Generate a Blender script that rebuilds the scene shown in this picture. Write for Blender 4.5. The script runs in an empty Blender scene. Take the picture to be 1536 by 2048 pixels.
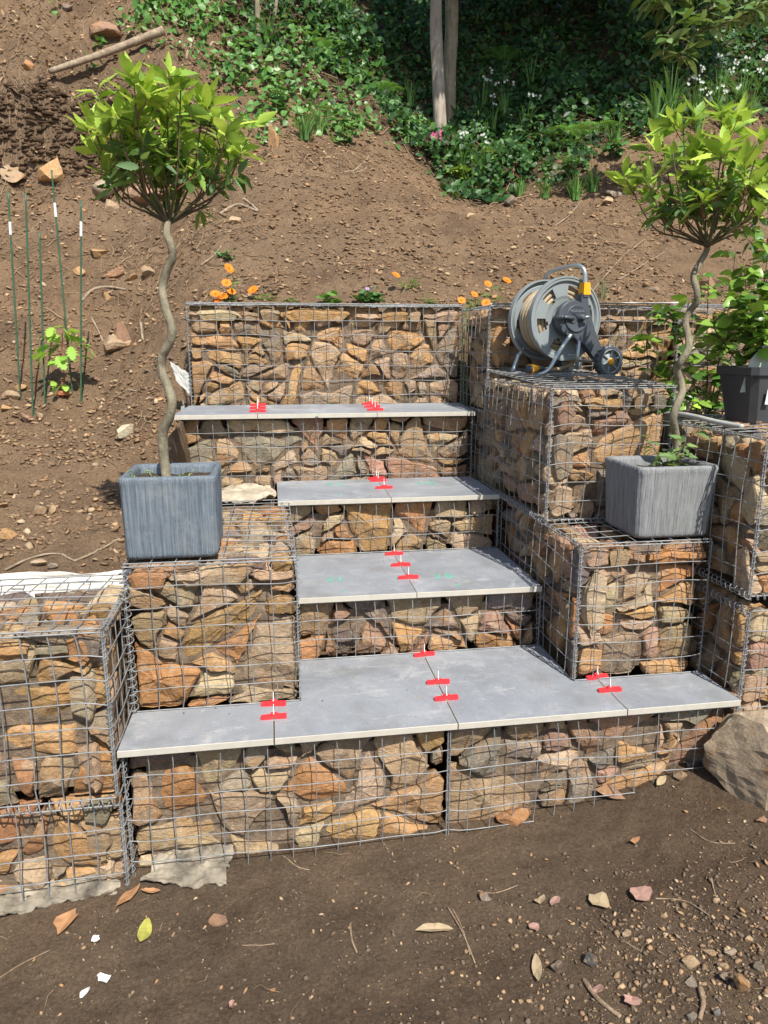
import bpy, bmesh, math, random
import numpy as np
from mathutils import Vector, Matrix

rnd = random.Random(11)
rng = np.random.default_rng(11)
SC = bpy.context.scene
COL = SC.collection

# ------------------------------------------------------------------ camera, world, sun, exposure
CAM = np.array([0.5007, -2.0645, 1.1857])
YAW, PITCH, FPX = math.radians(8.777), math.radians(-12.734), 1438.7
cam = bpy.data.cameras.new('camera')
cam.sensor_fit = 'HORIZONTAL'; cam.sensor_width = 36; cam.lens = FPX / 1536 * 36
cam.clip_start = 0.05; cam.clip_end = 400
camo = bpy.data.objects.new('camera', cam); COL.objects.link(camo)
camo.location = CAM; camo.rotation_euler = (math.radians(90) + PITCH, 0, -YAW)
SC.camera = camo
SUN = Vector((-0.23, 0.86, -1.1)).normalized()            # direction the light travels
elev = math.asin(-SUN.z)
w = bpy.data.worlds.new('World'); SC.world = w; w.use_nodes = True
nt = w.node_tree
sky = nt.nodes.new('ShaderNodeTexSky'); sky.sky_type = 'NISHITA'; sky.sun_disc = False
sky.sun_elevation = elev; sky.sun_rotation = math.atan2(-SUN.x, -SUN.y)
nt.links.new(sky.outputs[0], nt.nodes['Background'].inputs[0])
nt.nodes['Background'].inputs[1].default_value = 0.11
sl = bpy.data.lights.new('sun', 'SUN'); sl.energy = 4.9; sl.angle = math.radians(0.6); sl.color = (1, .94, .84)
so = bpy.data.objects.new('sun', sl); COL.objects.link(so)
so.rotation_euler = SUN.to_track_quat('-Z', 'Y').to_euler(); so.location = (2, -6, 9)
SC.view_settings.view_transform = 'Standard'; SC.view_settings.look = 'None'
SC.view_settings.exposure = 0.58; SC.view_settings.gamma = 1; SC.view_settings.use_curve_mapping = False

# ------------------------------------------------------------------ helpers: rays, noise
_f = np.array([math.sin(YAW) * math.cos(PITCH), math.cos(YAW) * math.cos(PITCH), math.sin(PITCH)])
_r = np.array([math.cos(YAW), -math.sin(YAW), 0]); _u = np.cross(_r, _f)
def ray(px, py): return _f + _r * (px - 768) / FPX - _u * (py - 1024) / FPX
def aty(px, py, y): d = ray(px, py); return CAM + d * (y - CAM[1]) / d[1]
def atz(px, py, z): d = ray(px, py); return CAM + d * (z - CAM[2]) / d[2]

_P = rng.random((256, 256))
def vn(x, y):
    xi = np.floor(x).astype(int); yi = np.floor(y).astype(int); fx = x - xi; fy = y - yi
    fx = fx * fx * (3 - 2 * fx); fy = fy * fy * (3 - 2 * fy)
    a = _P[xi & 255, yi & 255]; b = _P[(xi + 1) & 255, yi & 255]; c = _P[xi & 255, (yi + 1) & 255]; d = _P[(xi + 1) & 255, (yi + 1) & 255]
    return (a * (1 - fx) + b * fx) * (1 - fy) + (c * (1 - fx) + d * fx) * fy
def fbm(x, y, oct=4):
    s = 0; a = .5; t = 0
    for k in range(oct):
        s = s + a * vn(x * 2 ** k + 17.3 * k, y * 2 ** k + 5.1 * k); t += a; a *= .5
    return s / t - .5
def sstep(a, b, x): t = np.clip((x - a) / (b - a), 0, 1); return t * t * (3 - 2 * t)

def hbase(x, y):
    """height of the ground at x, y"""
    x = np.asarray(x, float); y = np.asarray(y, float)
    front = np.interp(x, [-6, -1.5, -.4, 0, .7, 1.15, 1.6, 1.95, 2.3, 3, 6], [-.62, -.55, -.50, -.455, -.425, -.415, -.345, -.25, -.12, .0, .3])
    front = front + np.clip(-y, 0, 9) * -.03 * sstep(.8, 2.2, x)
    yl = y + .10 * np.sin(x * 1.3 + 1)
    left = np.interp(yl, [.4, .55, 1, 1.6, 2.1, 2.5, 3.0, 3.4, 4, 4.7, 4.86, 5.2, 5.6, 6.2, 7, 8, 12, 60], [.30, .335, .40, .50, .60, .76, 1.08, 1.42, 1.95, 2.55, 3.15, 3.40, 3.80, 4.4, 5.2, 6.2, 9.5, 30])
    cen = np.interp(y, [1.9, 2.2, 3, 4, 5, 6, 7, 8, 10, 14, 60], [1.37, 1.39, 1.74, 2.32, 2.93, 3.85, 4.95, 6.2, 8.6, 12, 34])
    cen = cen + .16 * sstep(3.0, 5.0, y) * np.sin(x * 1.7 + .3) - .30 * sstep(1.4, 2.2, x) * (1 - sstep(2.6, 3.4, x)) * sstep(4, 5, y) * (1 - sstep(5.5, 6.5, y)) * .5
    cen = cen + .5 * sstep(2.5, 5, x) * sstep(3, 6, y)
    hill = left + (cen - left) * sstep(-.75, .12, x - .10 * (y - 2)) * np.maximum(sstep(1.55, 2.9, y), sstep(.0, .1, x))
    # where the terraced baskets stand the soil stays low
    yw = np.where(x > 1.70, 1.72, 2.12)
    inside = sstep(.03, .10, x)
    low = np.where(y < yw - .06, -.5, 0)
    t = sstep(-.06, .06, y - yw)
    terr = low * (1 - t) + hill * t
    nook = (x > .03) & (x < .5) & (y > 1.17) & (y < 1.70)
    terr = np.where(nook, .485, terr)
    side = hill * (1 - inside) + terr * inside
    tb = sstep(.30, .40, y)
    return front * (1 - tb) + side * tb

def hfun(x, y):
    x = np.asarray(x, float); y = np.asarray(y, float)
    h = hbase(x, y)
    hl = sstep(1.9, 2.6, y) + sstep(.5, .8, y) * (x < 0) * .6
    hl = np.clip(hl, 0, 1)
    up = sstep(4.5, 5.5, y)
    d = fbm(x * 1.1, y * 1.1, 3) * (.15 * hl + .025) + fbm(x * 5 + 9, y * 5, 4) * (.075 * hl + .022 + .07 * up)
    lf = (1 - sstep(.2, 1.2, x)) * sstep(4.4, 4.9, y); d = d + lf * (np.abs(fbm(x * 3.1 + 3, y * 2.3, 4)) * .55 + fbm(x * 9, y * 9, 3) * .16)
    d = d + fbm(x * 22, y * 22 + 7, 4) * (.026 * hl + .012) + np.abs(fbm(x * 60, y * 60 + 7, 2)) * (.010 * hl + .006)
    wall = (x > 0) & (y > 1.4) & (y < 2.4)
    return h + np.where(wall, np.minimum(d, .01), d)
def ground_hit(px, py, y0=-1.4, y1=14):
    d = ray(px, py); ys = np.arange(y0, y1, .01); t = (ys - CAM[1]) / d[1]
    P = CAM[None, :] + d[None, :] * t[:, None]
    b = P[:, 2] < hfun(P[:, 0], P[:, 1])
    i = int(np.argmax(b)) if b.any() else len(ys) - 1
    return Vector((P[i, 0], P[i, 1], float(hfun(P[i, 0], P[i, 1]))))
def H(x, y): return float(hfun(x, y))

# ------------------------------------------------------------------ helpers: objects
def tag(o, label=None, cat=None, group=None, kind=None):
    if label: o['label'] = label
    if cat: o['category'] = cat
    if group: o['group'] = group
    if kind: o['kind'] = kind
    return o
def thing(name, loc, label, cat, group=None):
    o = bpy.data.objects.new(name, None); COL.objects.link(o); o.location = loc; o.empty_display_size = .05
    return tag(o, label, cat, group)
def mesh_of(name, V, F, mats, fm=None, smooth=False):
    me = bpy.data.meshes.new(name)
    me.from_pydata([tuple(v) for v in V], [], F)
    for m in (mats if isinstance(mats, (list, tuple)) else [mats]): me.materials.append(m)
    if fm is not None: me.polygons.foreach_set('material_index', np.array(fm, dtype=np.int32))
    if smooth: me.polygons.foreach_set('use_smooth', [True] * len(me.polygons))
    me.update()
    return me
def link(name, me, parent=None, loc=(0, 0, 0)):
    o = bpy.data.objects.new(name, me); COL.objects.link(o); o.location = loc
    if parent: o.parent = parent
    return o
def origin_of(o):
    v = Vector((0, 0, 0))
    while o: v += o.location; o = o.parent
    return v
class MB:
    def __init__(s): s.V = []; s.F = []; s.M = []; s.n = 0
    def add(s, V, F, m=0):
        V = np.asarray(V, float); s.V.append(V); k = s.n
        s.F += [tuple(i + k for i in f) for f in F]; s.M += [m] * len(F); s.n += len(V)
        return s
    def arr(s): return np.concatenate(s.V) if s.V else np.zeros((0, 3))
    def part(s, name, mats, parent, smooth=False):
        """verts are in world axes; the part hangs under parent at the parent's origin"""
        V = s.arr() - np.array(origin_of(parent))
        return link(name, mesh_of(name, V, s.F, mats, s.M, smooth), parent)
    def thing(s, name, mats, label, cat, group=None, smooth=False, kind=None):
        V = s.arr(); c = V.mean(0); c[2] = V[:, 2].min()
        o = link(name, mesh_of(name, V - c, s.F, mats, s.M, smooth), None, tuple(c))
        return tag(o, label, cat, group, kind)
def box(x0, x1, y0, y1, z0, z1):
    V = [(x, y, z) for z in (z0, z1) for y in (y0, y1) for x in (x0, x1)]
    return V, [(0, 2, 3, 1), (4, 5, 7, 6), (0, 1, 5, 4), (2, 6, 7, 3), (0, 4, 6, 2), (1, 3, 7, 5)]
def tube(P, r, k=6, cap=True, ref=None):
    P = np.asarray(P, float); n = len(P); r = np.broadcast_to(np.asarray(r, float), (n,))
    T = np.gradient(P, axis=0); T /= np.linalg.norm(T, axis=1)[:, None] + 1e-12
    if ref is None:
        m = np.abs(T).mean(0); ref = np.eye(3)[int(np.argmin(m))]
    A = np.cross(T, ref); A /= np.linalg.norm(A, axis=1)[:, None] + 1e-12
    B = np.cross(T, A)
    an = np.arange(k) * 2 * math.pi / k
    V = (P[:, None, :] + r[:, None, None] * (A[:, None, :] * np.cos(an)[None, :, None] + B[:, None, :] * np.sin(an)[None, :, None])).reshape(-1, 3)
    F = [(i * k + j, i * k + (j + 1) % k, (i + 1) * k + (j + 1) % k, (i + 1) * k + j) for i in range(n - 1) for j in range(k)]
    if cap: F += [tuple(range(k))[::-1], tuple((n - 1) * k + j for j in range(k))]
    return V, F
def spline(pts, n):
    P = np.array(pts, float); m = len(P); t = np.linspace(0, m - 1, n); out = []
    for s in t:
        i = min(int(s), m - 2); u = s - i
        p0 = P[max(i - 1, 0)]; p1 = P[i]; p2 = P[i + 1]; p3 = P[min(i + 2, m - 1)]
        out.append(.5 * ((2 * p1) + (-p0 + p2) * u + (2 * p0 - 5 * p1 + 4 * p2 - p3) * u * u + (-p0 + 3 * p1 - 3 * p2 + p3) * u ** 3))
    return np.array(out)
def lathe(prof, k=24):
    """prof: (radius, height) pairs, about z"""
    V = []; F = []; n = len(prof)
    for (r, z) in prof:
        for j in range(k): a = 2 * math.pi * j / k; V.append((r * math.cos(a), r * math.sin(a), z))
    for i in range(n - 1):
        for j in range(k): F.append((i * k + j, i * k + (j + 1) % k, (i + 1) * k + (j + 1) % k, (i + 1) * k + j))
    return np.array(V), F
def prism(poly, z0, z1):
    n = len(poly); V = [(p[0], p[1], z0) for p in poly] + [(p[0], p[1], z1) for p in poly]
    return V, [tuple(range(n))[::-1], tuple(range(n, 2 * n))] + [(i, (i + 1) % n, n + (i + 1) % n, n + i) for i in range(n)]

# ------------------------------------------------------------------ materials
class NT:
    def __init__(s, name):
        s.m = bpy.data.materials.new(name); s.m.use_nodes = True; s.t = s.m.node_tree; s.b = s.t.nodes['Principled BSDF']
    def n(s, t, **k):
        o = s.t.nodes.new(t)
        for a, v in k.items(): setattr(o, a, v)
        return o
    def l(s, a, b): s.t.links.new(a, b)
    def coord(s, out='Object', rand=False, scale=(1, 1, 1)):
        tc = s.n('ShaderNodeTexCoord').outputs[out]
        if rand:
            oi = s.n('ShaderNodeObjectInfo'); mu = s.n('ShaderNodeMath', operation='MULTIPLY'); s.l(oi.outputs['Random'], mu.inputs[0]); mu.inputs[1].default_value = 37
            va = s.n('ShaderNodeVectorMath', operation='ADD'); s.l(tc, va.inputs[0]); s.l(mu.outputs[0], va.inputs[1]); tc = va.outputs[0]
        if scale != (1, 1, 1):
            mp = s.n('ShaderNodeMapping'); mp.inputs['Scale'].default_value = scale; s.l(tc, mp.inputs[0]); tc = mp.outputs[0]
        return tc
    def noise(s, vec, scale, detail=5, rough=.6, dist=0):
        o = s.n('ShaderNodeTexNoise'); o.inputs['Scale'].default_value = scale; o.inputs['Detail'].default_value = detail
        o.inputs['Roughness'].default_value = rough; o.inputs['Distortion'].default_value = dist; s.l(vec, o.inputs['Vector']); return o.outputs['Fac']
    def rng(s, v, a, b, c=0, d=1):
        o = s.n('ShaderNodeMapRange'); s.l(v, o.inputs[0]); 
        for i, q in zip((1, 2, 3, 4), (a, b, c, d)): o.inputs[i].default_value = q
        return o.outputs[0]
    def mix(s, f, a, b, mode='MIX'):
        o = s.n('ShaderNodeMix', data_type='RGBA', blend_type=mode)
        for i, q in ((0, f), (6, a), (7, b)):
            if isinstance(q, (int, float)): o.inputs[i].default_value = q
            elif isinstance(q, tuple): o.inputs[i].default_value = (*q[:3], 1)
            else: s.l(q, o.inputs[i])
        return o.outputs[2]
    def math(s, op, a, b):
        o = s.n('ShaderNodeMath', operation=op)
        for i, q in ((0, a), (1, b)):
            if isinstance(q, (int, float)): o.inputs[i].default_value = q
            else: s.l(q, o.inputs[i])
        return o.outputs[0]
    def bump(s, h, strength=.5, dist=.01, prev=None):
        o = s.n('ShaderNodeBump'); o.inputs['Strength'].default_value = strength; o.inputs['Distance'].default_value = dist
        s.l(h, o.inputs['Height'])
        if prev is not None: s.l(prev, o.inputs['Normal'])
        return o.outputs[0]
    def done(s, col=None, rough=.8, metal=0, nrm=None, spec=None):
        b = s.b
        if col is not None:
            if isinstance(col, tuple): b.inputs['Base Color'].default_value = (*col, 1)
            else: s.l(col, b.inputs['Base Color'])
        if isinstance(rough, (int, float)): b.inputs['Roughness'].default_value = rough
        else: s.l(rough, b.inputs['Roughness'])
        b.inputs['Metallic'].default_value = metal
        if nrm is not None: s.l(nrm, b.inputs['Normal'])
        if spec is not None: b.inputs['Specular IOR Level'].default_value = spec
        return s.m

def m_stone():
    n = NT('quarry_stone'); v = n.coord(rand=True); oi = n.n('ShaderNodeObjectInfo')
    c = oi.outputs['Color']
    big = n.noise(v, 9, 6, .62, .6); c = n.mix(n.math('MULTIPLY', n.rng(big, .52, .70), .8), c, (.38, .20, .08))
    c = n.mix(n.math('MULTIPLY', n.rng(n.noise(v, 13, 5, .6), .54, .7), .6), c, (.17, .145, .125))
    c = n.mix(n.math('MULTIPLY', n.rng(n.noise(v, 21, 4, .6), .56, .70), .55), c, (.50, .40, .28))
    mot = n.rng(n.noise(v, 70, 8, .72), .3, .7, .74, 1.24); mc = n.n('ShaderNodeCombineColor')
    for i in range(3): n.l(mot, mc.inputs[i])
    c = n.mix(1.0, c, mc.outputs[0], 'MULTIPLY')
    vs = n.coord(rand=True, scale=(1, 1, 3.2))
    n1 = n.bump(n.noise(v, 18, 3, .6, .3), .35, .02)
    n2 = n.bump(n.noise(vs, 38, 8, .75, .3), .9, .012, n1)
    n3 = n.bump(n.noise(v, 160, 4, .7), .5, .003, n2)
    return n.done(c, .86, nrm=n3, spec=.25)
STONE = m_stone()
def m_island(name, cols, rough=.7, transl=0.0, spec=.3, bump=None):
    n = NT(name); g = n.n('ShaderNodeNewGeometry'); cr = n.n('ShaderNodeValToRGB'); cr.color_ramp.interpolation = 'LINEAR'
    e = cr.color_ramp.elements
    while len(e) < len(cols): e.new(.5)
    for i, c in enumerate(cols): e[i].position = i / (len(cols) - 1); e[i].color = (*c, 1)
    n.l(g.outputs['Random Per Island'], cr.inputs[0]); col = cr.outputs[0]
    nrm = None
    if bump: nrm = n.bump(n.noise(n.coord(), bump, 5, .65), .6, .004)
    m = n.done(col, rough, nrm=nrm, spec=spec)
    if transl:
        tr = n.n('ShaderNodeBsdfTranslucent'); n.l(n.mix(.35, col, (.35, .55, .05)), tr.inputs[0]); mx = n.n('ShaderNodeMixShader'); mx.inputs[0].default_value = transl
        n.l(n.b.outputs[0], mx.inputs[1]); n.l(tr.outputs[0], mx.inputs[2]); n.l(mx.outputs[0], n.t.nodes['Material Output'].inputs[0])
    return m
def m_leafobj(name, transl=.35, rough=.45):
    n = NT(name); oi = n.n('ShaderNodeObjectInfo'); col = oi.outputs['Color']
    v = n.coord(); col = n.mix(n.rng(n.noise(v, 60, 3), .4, .7, 0, .25), col, (.30, .34, .08))
    n.done(col, rough, spec=.35)
    tr = n.n('ShaderNodeBsdfTranslucent'); n.l(n.mix(.4, col, (.45, .6, .05)), tr.inputs[0]); mx = n.n('ShaderNodeMixShader'); mx.inputs[0].default_value = transl
    n.l(n.b.outputs[0], mx.inputs[1]); n.l(tr.outputs[0], mx.inputs[2]); n.l(mx.outputs[0], n.t.nodes['Material Output'].inputs[0])
    return n.m
def m_plain(name, col, rough=.6, metal=0, var=.15, scale=30, bump=0, spec=.4):
    n = NT(name); v = n.coord(rand=True); f = n.rng(n.noise(v, scale, 5), .3, .7, 1 - var, 1 + var); cc = n.n('ShaderNodeCombineColor')
    for i in range(3): n.l(f, cc.inputs[i])
    c = n.mix(1.0, (*col,), cc.outputs[0], 'MULTIPLY')
    return n.done(c, rough, metal, nrm=n.bump(n.noise(v, scale * 3, 4), .5, bump) if bump else None, spec=spec)

def m_soil():
    n = NT('soil'); v = n.coord('Object'); at = n.n('ShaderNodeVertexColor', layer_name='Col'); sep = n.n('ShaderNodeSeparateColor'); n.l(at.outputs[0], sep.inputs[0])
    dry, litter = sep.outputs[0], sep.outputs[1]
    c = n.mix(dry, (.150, .110, .076), (.285, .188, .112))
    c = n.mix(n.math('MULTIPLY', n.rng(n.noise(v, 2.6, 6, .65, .5), .42, .62), .55), c, (.085, .055, .037))
    c = n.mix(n.math('MULTIPLY', n.rng(n.noise(v, 7, 6, .7), .55, .72), .6), c, (.25, .165, .10))
    c = n.mix(n.math('MULTIPLY', n.rng(n.noise(v, 1.3, 5, .6, .4), .45, .62), .45), c, (.30, .21, .135)); c = n.mix(n.math('MULTIPLY', n.rng(n.noise(v, 14, 7, .7), .57, .66), .5), c, (.075, .052, .036))
    c = n.mix(litter, c, (.05, .038, .022))
    f = n.rng(n.noise(v, 90, 8, .75), .3, .7, .55, 1.45); cc = n.n('ShaderNodeCombineColor')
    for i in range(3): n.l(f, cc.inputs[i])
    c = n.mix(1.0, c, cc.outputs[0], 'MULTIPLY')
    sp = n.rng(n.noise(v, 240, 3, .6), .69, .76); c = n.mix(n.math('MULTIPLY', sp, .7), c, (.36, .27, .17))
    b = n.bump(n.noise(v, 22, 7, .72), .9, .04); b = n.bump(n.noise(v, 95, 7, .78), 1.0, .018, b)
    return n.done(c, .93, nrm=b, spec=.15)
def m_slab():
    n = NT('porcelain_slab_top'); v = n.coord('Object', rand=True)
    c = n.mix(n.rng(n.noise(v, 3.0, 6, .62, .8), .35, .68), (.205, .220, .245), (.285, .302, .328))
    c = n.mix(n.math('MULTIPLY', n.rng(n.noise(v, 7, 8, .72, .7), .54, .70), .6), c, (.42, .425, .43)); c = n.mix(n.math('MULTIPLY', n.rng(n.noise(v, 24, 8, .75, .4), .60, .72), .5), c, (.48, .48, .47)); c = n.mix(n.math('MULTIPLY', n.rng(n.noise(v, 4.5, 5, .6), .52, .70), .5), c, (.155, .155, .15)); c = n.mix(n.math('MULTIPLY', n.rng(n.noise(v, 60, 4, .7), .68, .76), .7), c, (.16, .11, .07))
    vs = n.coord('Object', rand=True, scale=(1.2, 5, 1)); c = n.mix(n.math('MULTIPLY', n.rng(n.noise(vs, 2.2, 8, .75, 1.0), .57, .66), .45), c, (.46, .46, .45))
    f = n.rng(n.noise(v, 160, 6, .75), .3, .7, .86, 1.14); cc = n.n('ShaderNodeCombineColor')
    for i in range(3): n.l(f, cc.inputs[i])
    c = n.mix(1.0, c, cc.outputs[0], 'MULTIPLY')
    return n.done(c, n.rng(n.noise(v, 12, 4), .3, .7, .45, .68), nrm=n.bump(n.noise(v, 90, 4), .25, .002), spec=.4)
def m_pot(name, c1, c2):
    n = NT(name); v = n.coord('Object', scale=(1, 1, .035)); v2 = n.coord('Object')
    st = n.noise(v, 190, 3, .5); c = n.mix(n.rng(st, .30, .70), c1, c2)
    c = n.mix(n.math('MULTIPLY', n.rng(n.noise(v2, 9, 6, .7), .5, .75), .45), c, (.26, .27, .27))
    c = n.mix(n.math('MULTIPLY', n.rng(n.noise(v2, 120, 3, .7), .66, .74), .5), c, (.42, .42, .42))
    c = n.mix(n.math('MULTIPLY', n.rng(n.noise(v2, 5, 5, .7), .6, .75), .3), c, (.2, .16, .1))
    b = n.bump(st, .7, .006); b = n.bump(n.noise(v2, 80, 5, .7), .45, .004, b)
    return n.done(c, .72, nrm=b, spec=.3)
def m_bark(name, c1, c2, scale=30, stretch=.25):
    n = NT(name); v = n.coord('Object', scale=(1, 1, stretch)); f = n.noise(v, scale, 6, .7)
    c = n.mix(n.rng(f, .35, .65), c1, c2); c = n.mix(n.math('MULTIPLY', n.rng(n.noise(n.coord('Object'), 8, 4), .5, .7), .5), c, tuple(x * 1.35 for x in c2))
    return n.done(c, .85, nrm=n.bump(f, .9, .014), spec=.2)
def m_wire():
    n = NT('galvanised_wire'); v = n.coord('Object'); c = n.mix(n.rng(n.noise(v, 22, 4), .35, .65), (.19, .20, .205), (.31, .32, .325))
    return n.done(c, .58, .35, spec=.4)

SOIL = m_soil(); SLAB = m_slab(); WIRE = m_wire()
EDGE = m_plain('porcelain_cut_edge', (.44, .415, .36), .6, var=.08)
CORE = m_plain('packed_rubble', (.15, .11, .075), .95, var=.5, scale=25, bump=.02)
RED = m_plain('red_plastic', (.72, .035, .045), .38, var=.06)
WHITE = m_plain('white_plastic', (.78, .76, .70), .4, var=.04)
CHALK = m_plain('green_chalk', (.06, .48, .30), .9, var=.3, scale=200)
POT_L = m_pot('blue_grey_fibre_clay', (.082, .106, .132), (.165, .196, .230))
POT_R = m_pot('grey_fibre_clay', (.150, .160, .165), (.25, .26, .265))
POTSOIL = m_plain('potting_compost', (.045, .032, .022), .95, var=.5, scale=60, bump=.01)
BARK_BAY = m_bark('bay_bark', (.15, .13, .09), (.27, .24, .17), 26, .5)
TWIG = m_plain('young_red_twig', (.22, .10, .05), .7, var=.3)
TWIG_D = m_plain('olive_brown_twig', (.10, .085, .045), .75, var=.3)
BARK_TREE = m_bark('tree_bark', (.20, .165, .13), (.40, .35, .29), 24, .12)
BARK_TREE2 = m_bark('darker_tree_bark', (.15, .13, .09), (.31, .27, .20), 24, .12)
DEADWOOD = m_bark('dead_wood', (.19, .14, .095), (.36, .29, .21), 30, .6)
FABRIC = m_plain('geotextile', (.42, .42, .40), .95, var=.25, scale=14, bump=.004)
FABRIC_D = m_plain('muddy_geotextile', (.20, .175, .135), .95, var=.75, scale=11, bump=.006)
SMALLTWIG = m_bark('dry_twig', (.17, .115, .075), (.33, .245, .165), 40, .6)
LEAF = m_leafobj('bay_leaf')
LEAF_G = m_leafobj('glossy_leaf', .22, .28)
LEAF_O = m_leafobj('soft_leaf', .4, .55)

# ------------------------------------------------------------------ ground
def build_ground():
    def grow(a, b, n): 
        t = np.linspace(0, 1, n + 1)[1:]; return a + (b - a) * t ** 2.6
    xs = np.concatenate([grow(-2.0, -70, 46)[::-1], np.arange(-2.0, 3.6, .0155), grow(3.6, 75, 60)])
    ys = np.concatenate([grow(-1.2, -40, 24)[::-1], np.arange(-1.2, .1, .0135), np.arange(.1, 2.1, .026), np.arange(2.1, 4.6, .02), np.arange(4.6, 5.0, .008), np.arange(5, 8.5, .035), grow(8.5, 90, 45)])
    X, Y = np.meshgrid(xs, ys); Z = hfun(X, Y); nx, ny = len(xs), len(ys)
    V = np.stack([X, Y, Z], -1).reshape(-1, 3)
    i = np.arange(nx * ny).reshape(ny, nx); F = np.stack([i[:-1, :-1], i[:-1, 1:], i[1:, 1:], i[1:, :-1]], -1).reshape(-1, 4)
    me = bpy.data.meshes.new('ground'); me.vertices.add(len(V)); me.vertices.foreach_set('co', V.ravel())
    me.loops.add(F.size); me.loops.foreach_set('vertex_index', F.ravel().astype(np.int32))
    me.polygons.add(len(F)); me.polygons.foreach_set('loop_start', np.arange(0, F.size, 4, dtype=np.int32)); me.polygons.foreach_set('loop_total', np.full(len(F), 4, dtype=np.int32))
    me.update(calc_edges=True)
    ca = me.color_attributes.new('Col', 'FLOAT_COLOR', 'POINT')
    x, y = X.ravel(), Y.ravel()
    dry = .08 + .92 * sstep(.35, .9, y) + .12 * fbm(x * 2, y * 2)
    dry = dry + .22 * sstep(1.0, 2.2, x) * (y < .3)
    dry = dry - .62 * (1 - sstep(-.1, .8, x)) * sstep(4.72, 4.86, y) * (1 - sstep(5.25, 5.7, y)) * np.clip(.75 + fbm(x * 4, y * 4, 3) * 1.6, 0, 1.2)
    lit = sstep(.0, .25, vegmask(x, y) - .2) * .75
    colr = np.stack([np.clip(dry, 0, 1), lit, lit * 0, lit * 0 + 1], -1); ca.data.foreach_set('color', colr.ravel())
    me.materials.append(SOIL); me.polygons.foreach_set('use_smooth', [True] * len(F))
    o = link('ground', me); tag(o, 'bare brown soil rising from the foreground to a steep hillside', kind='structure')
def vegmask(x, y):
    """0 bare soil .. 1 fully overgrown"""
    x = np.asarray(x, float); y = np.asarray(y, float)
    yb = np.interp(x, [-6, -2.2, -1.2, -.6, 0, .5, 1.2, 1.8, 2.1, 2.3, 3.1, 3.6, 5, 8], [9, 9, 8.5, 7.8, 6.6, 5.5, 5.25, 5.15, 4.9, 4.55, 4.45, 4.7, 4.8, 4.8])
    yb = yb + fbm(x * 2.2, y * 2.2, 4) * 1.15
    return np.clip((y - yb) / .5, 0, 1)
build_ground()

# ------------------------------------------------------------------ stones
def split(poly, target, ang0=0.0):
    """slice a convex polygon until the pieces reach their (random) target size"""
    out = []; st = [(poly, target())]
    while st:
        P, T = st.pop()
        A = .5 * abs(sum(P[i][0] * P[(i + 1) % len(P)][1] - P[(i + 1) % len(P)][0] * P[i][1] for i in range(len(P))))
        if A < T: out.append((P, A)); continue
        pts = np.array(P); c = pts.mean(0); 
        q = pts - c; cov = q.T @ q; ev, ew = np.linalg.eigh(cov); d = ew[:, 0]     # cut along the short axis
        a = math.atan2(d[1], d[0]) + rnd.gauss(0, .38)
        if ev[1] < 3.2 * ev[0] and rnd.random() < .5: a = rnd.gauss(0, .3)
        d = np.array([math.cos(a), math.sin(a)]); nn = np.array([-d[1], d[0]])
        span = (q @ nn); o = c + nn * rnd.uniform(-.17, .17) * (span.max() - span.min())
        s = (pts - o) @ nn; L = []; R = []
        for i in range(len(P)):
            j = (i + 1) % len(P)
            (L if s[i] >= 0 else R).append(tuple(pts[i]))
            if (s[i] >= 0) != (s[j] >= 0):
                t = s[i] / (s[i] - s[j]); m = tuple(pts[i] + (pts[j] - pts[i]) * t); L.append(m); R.append(m)
        if len(L) < 3 or len(R) < 3: out.append((P, A)); continue
        st.append((L, target())); st.append((R, target()))
    return out
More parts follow.
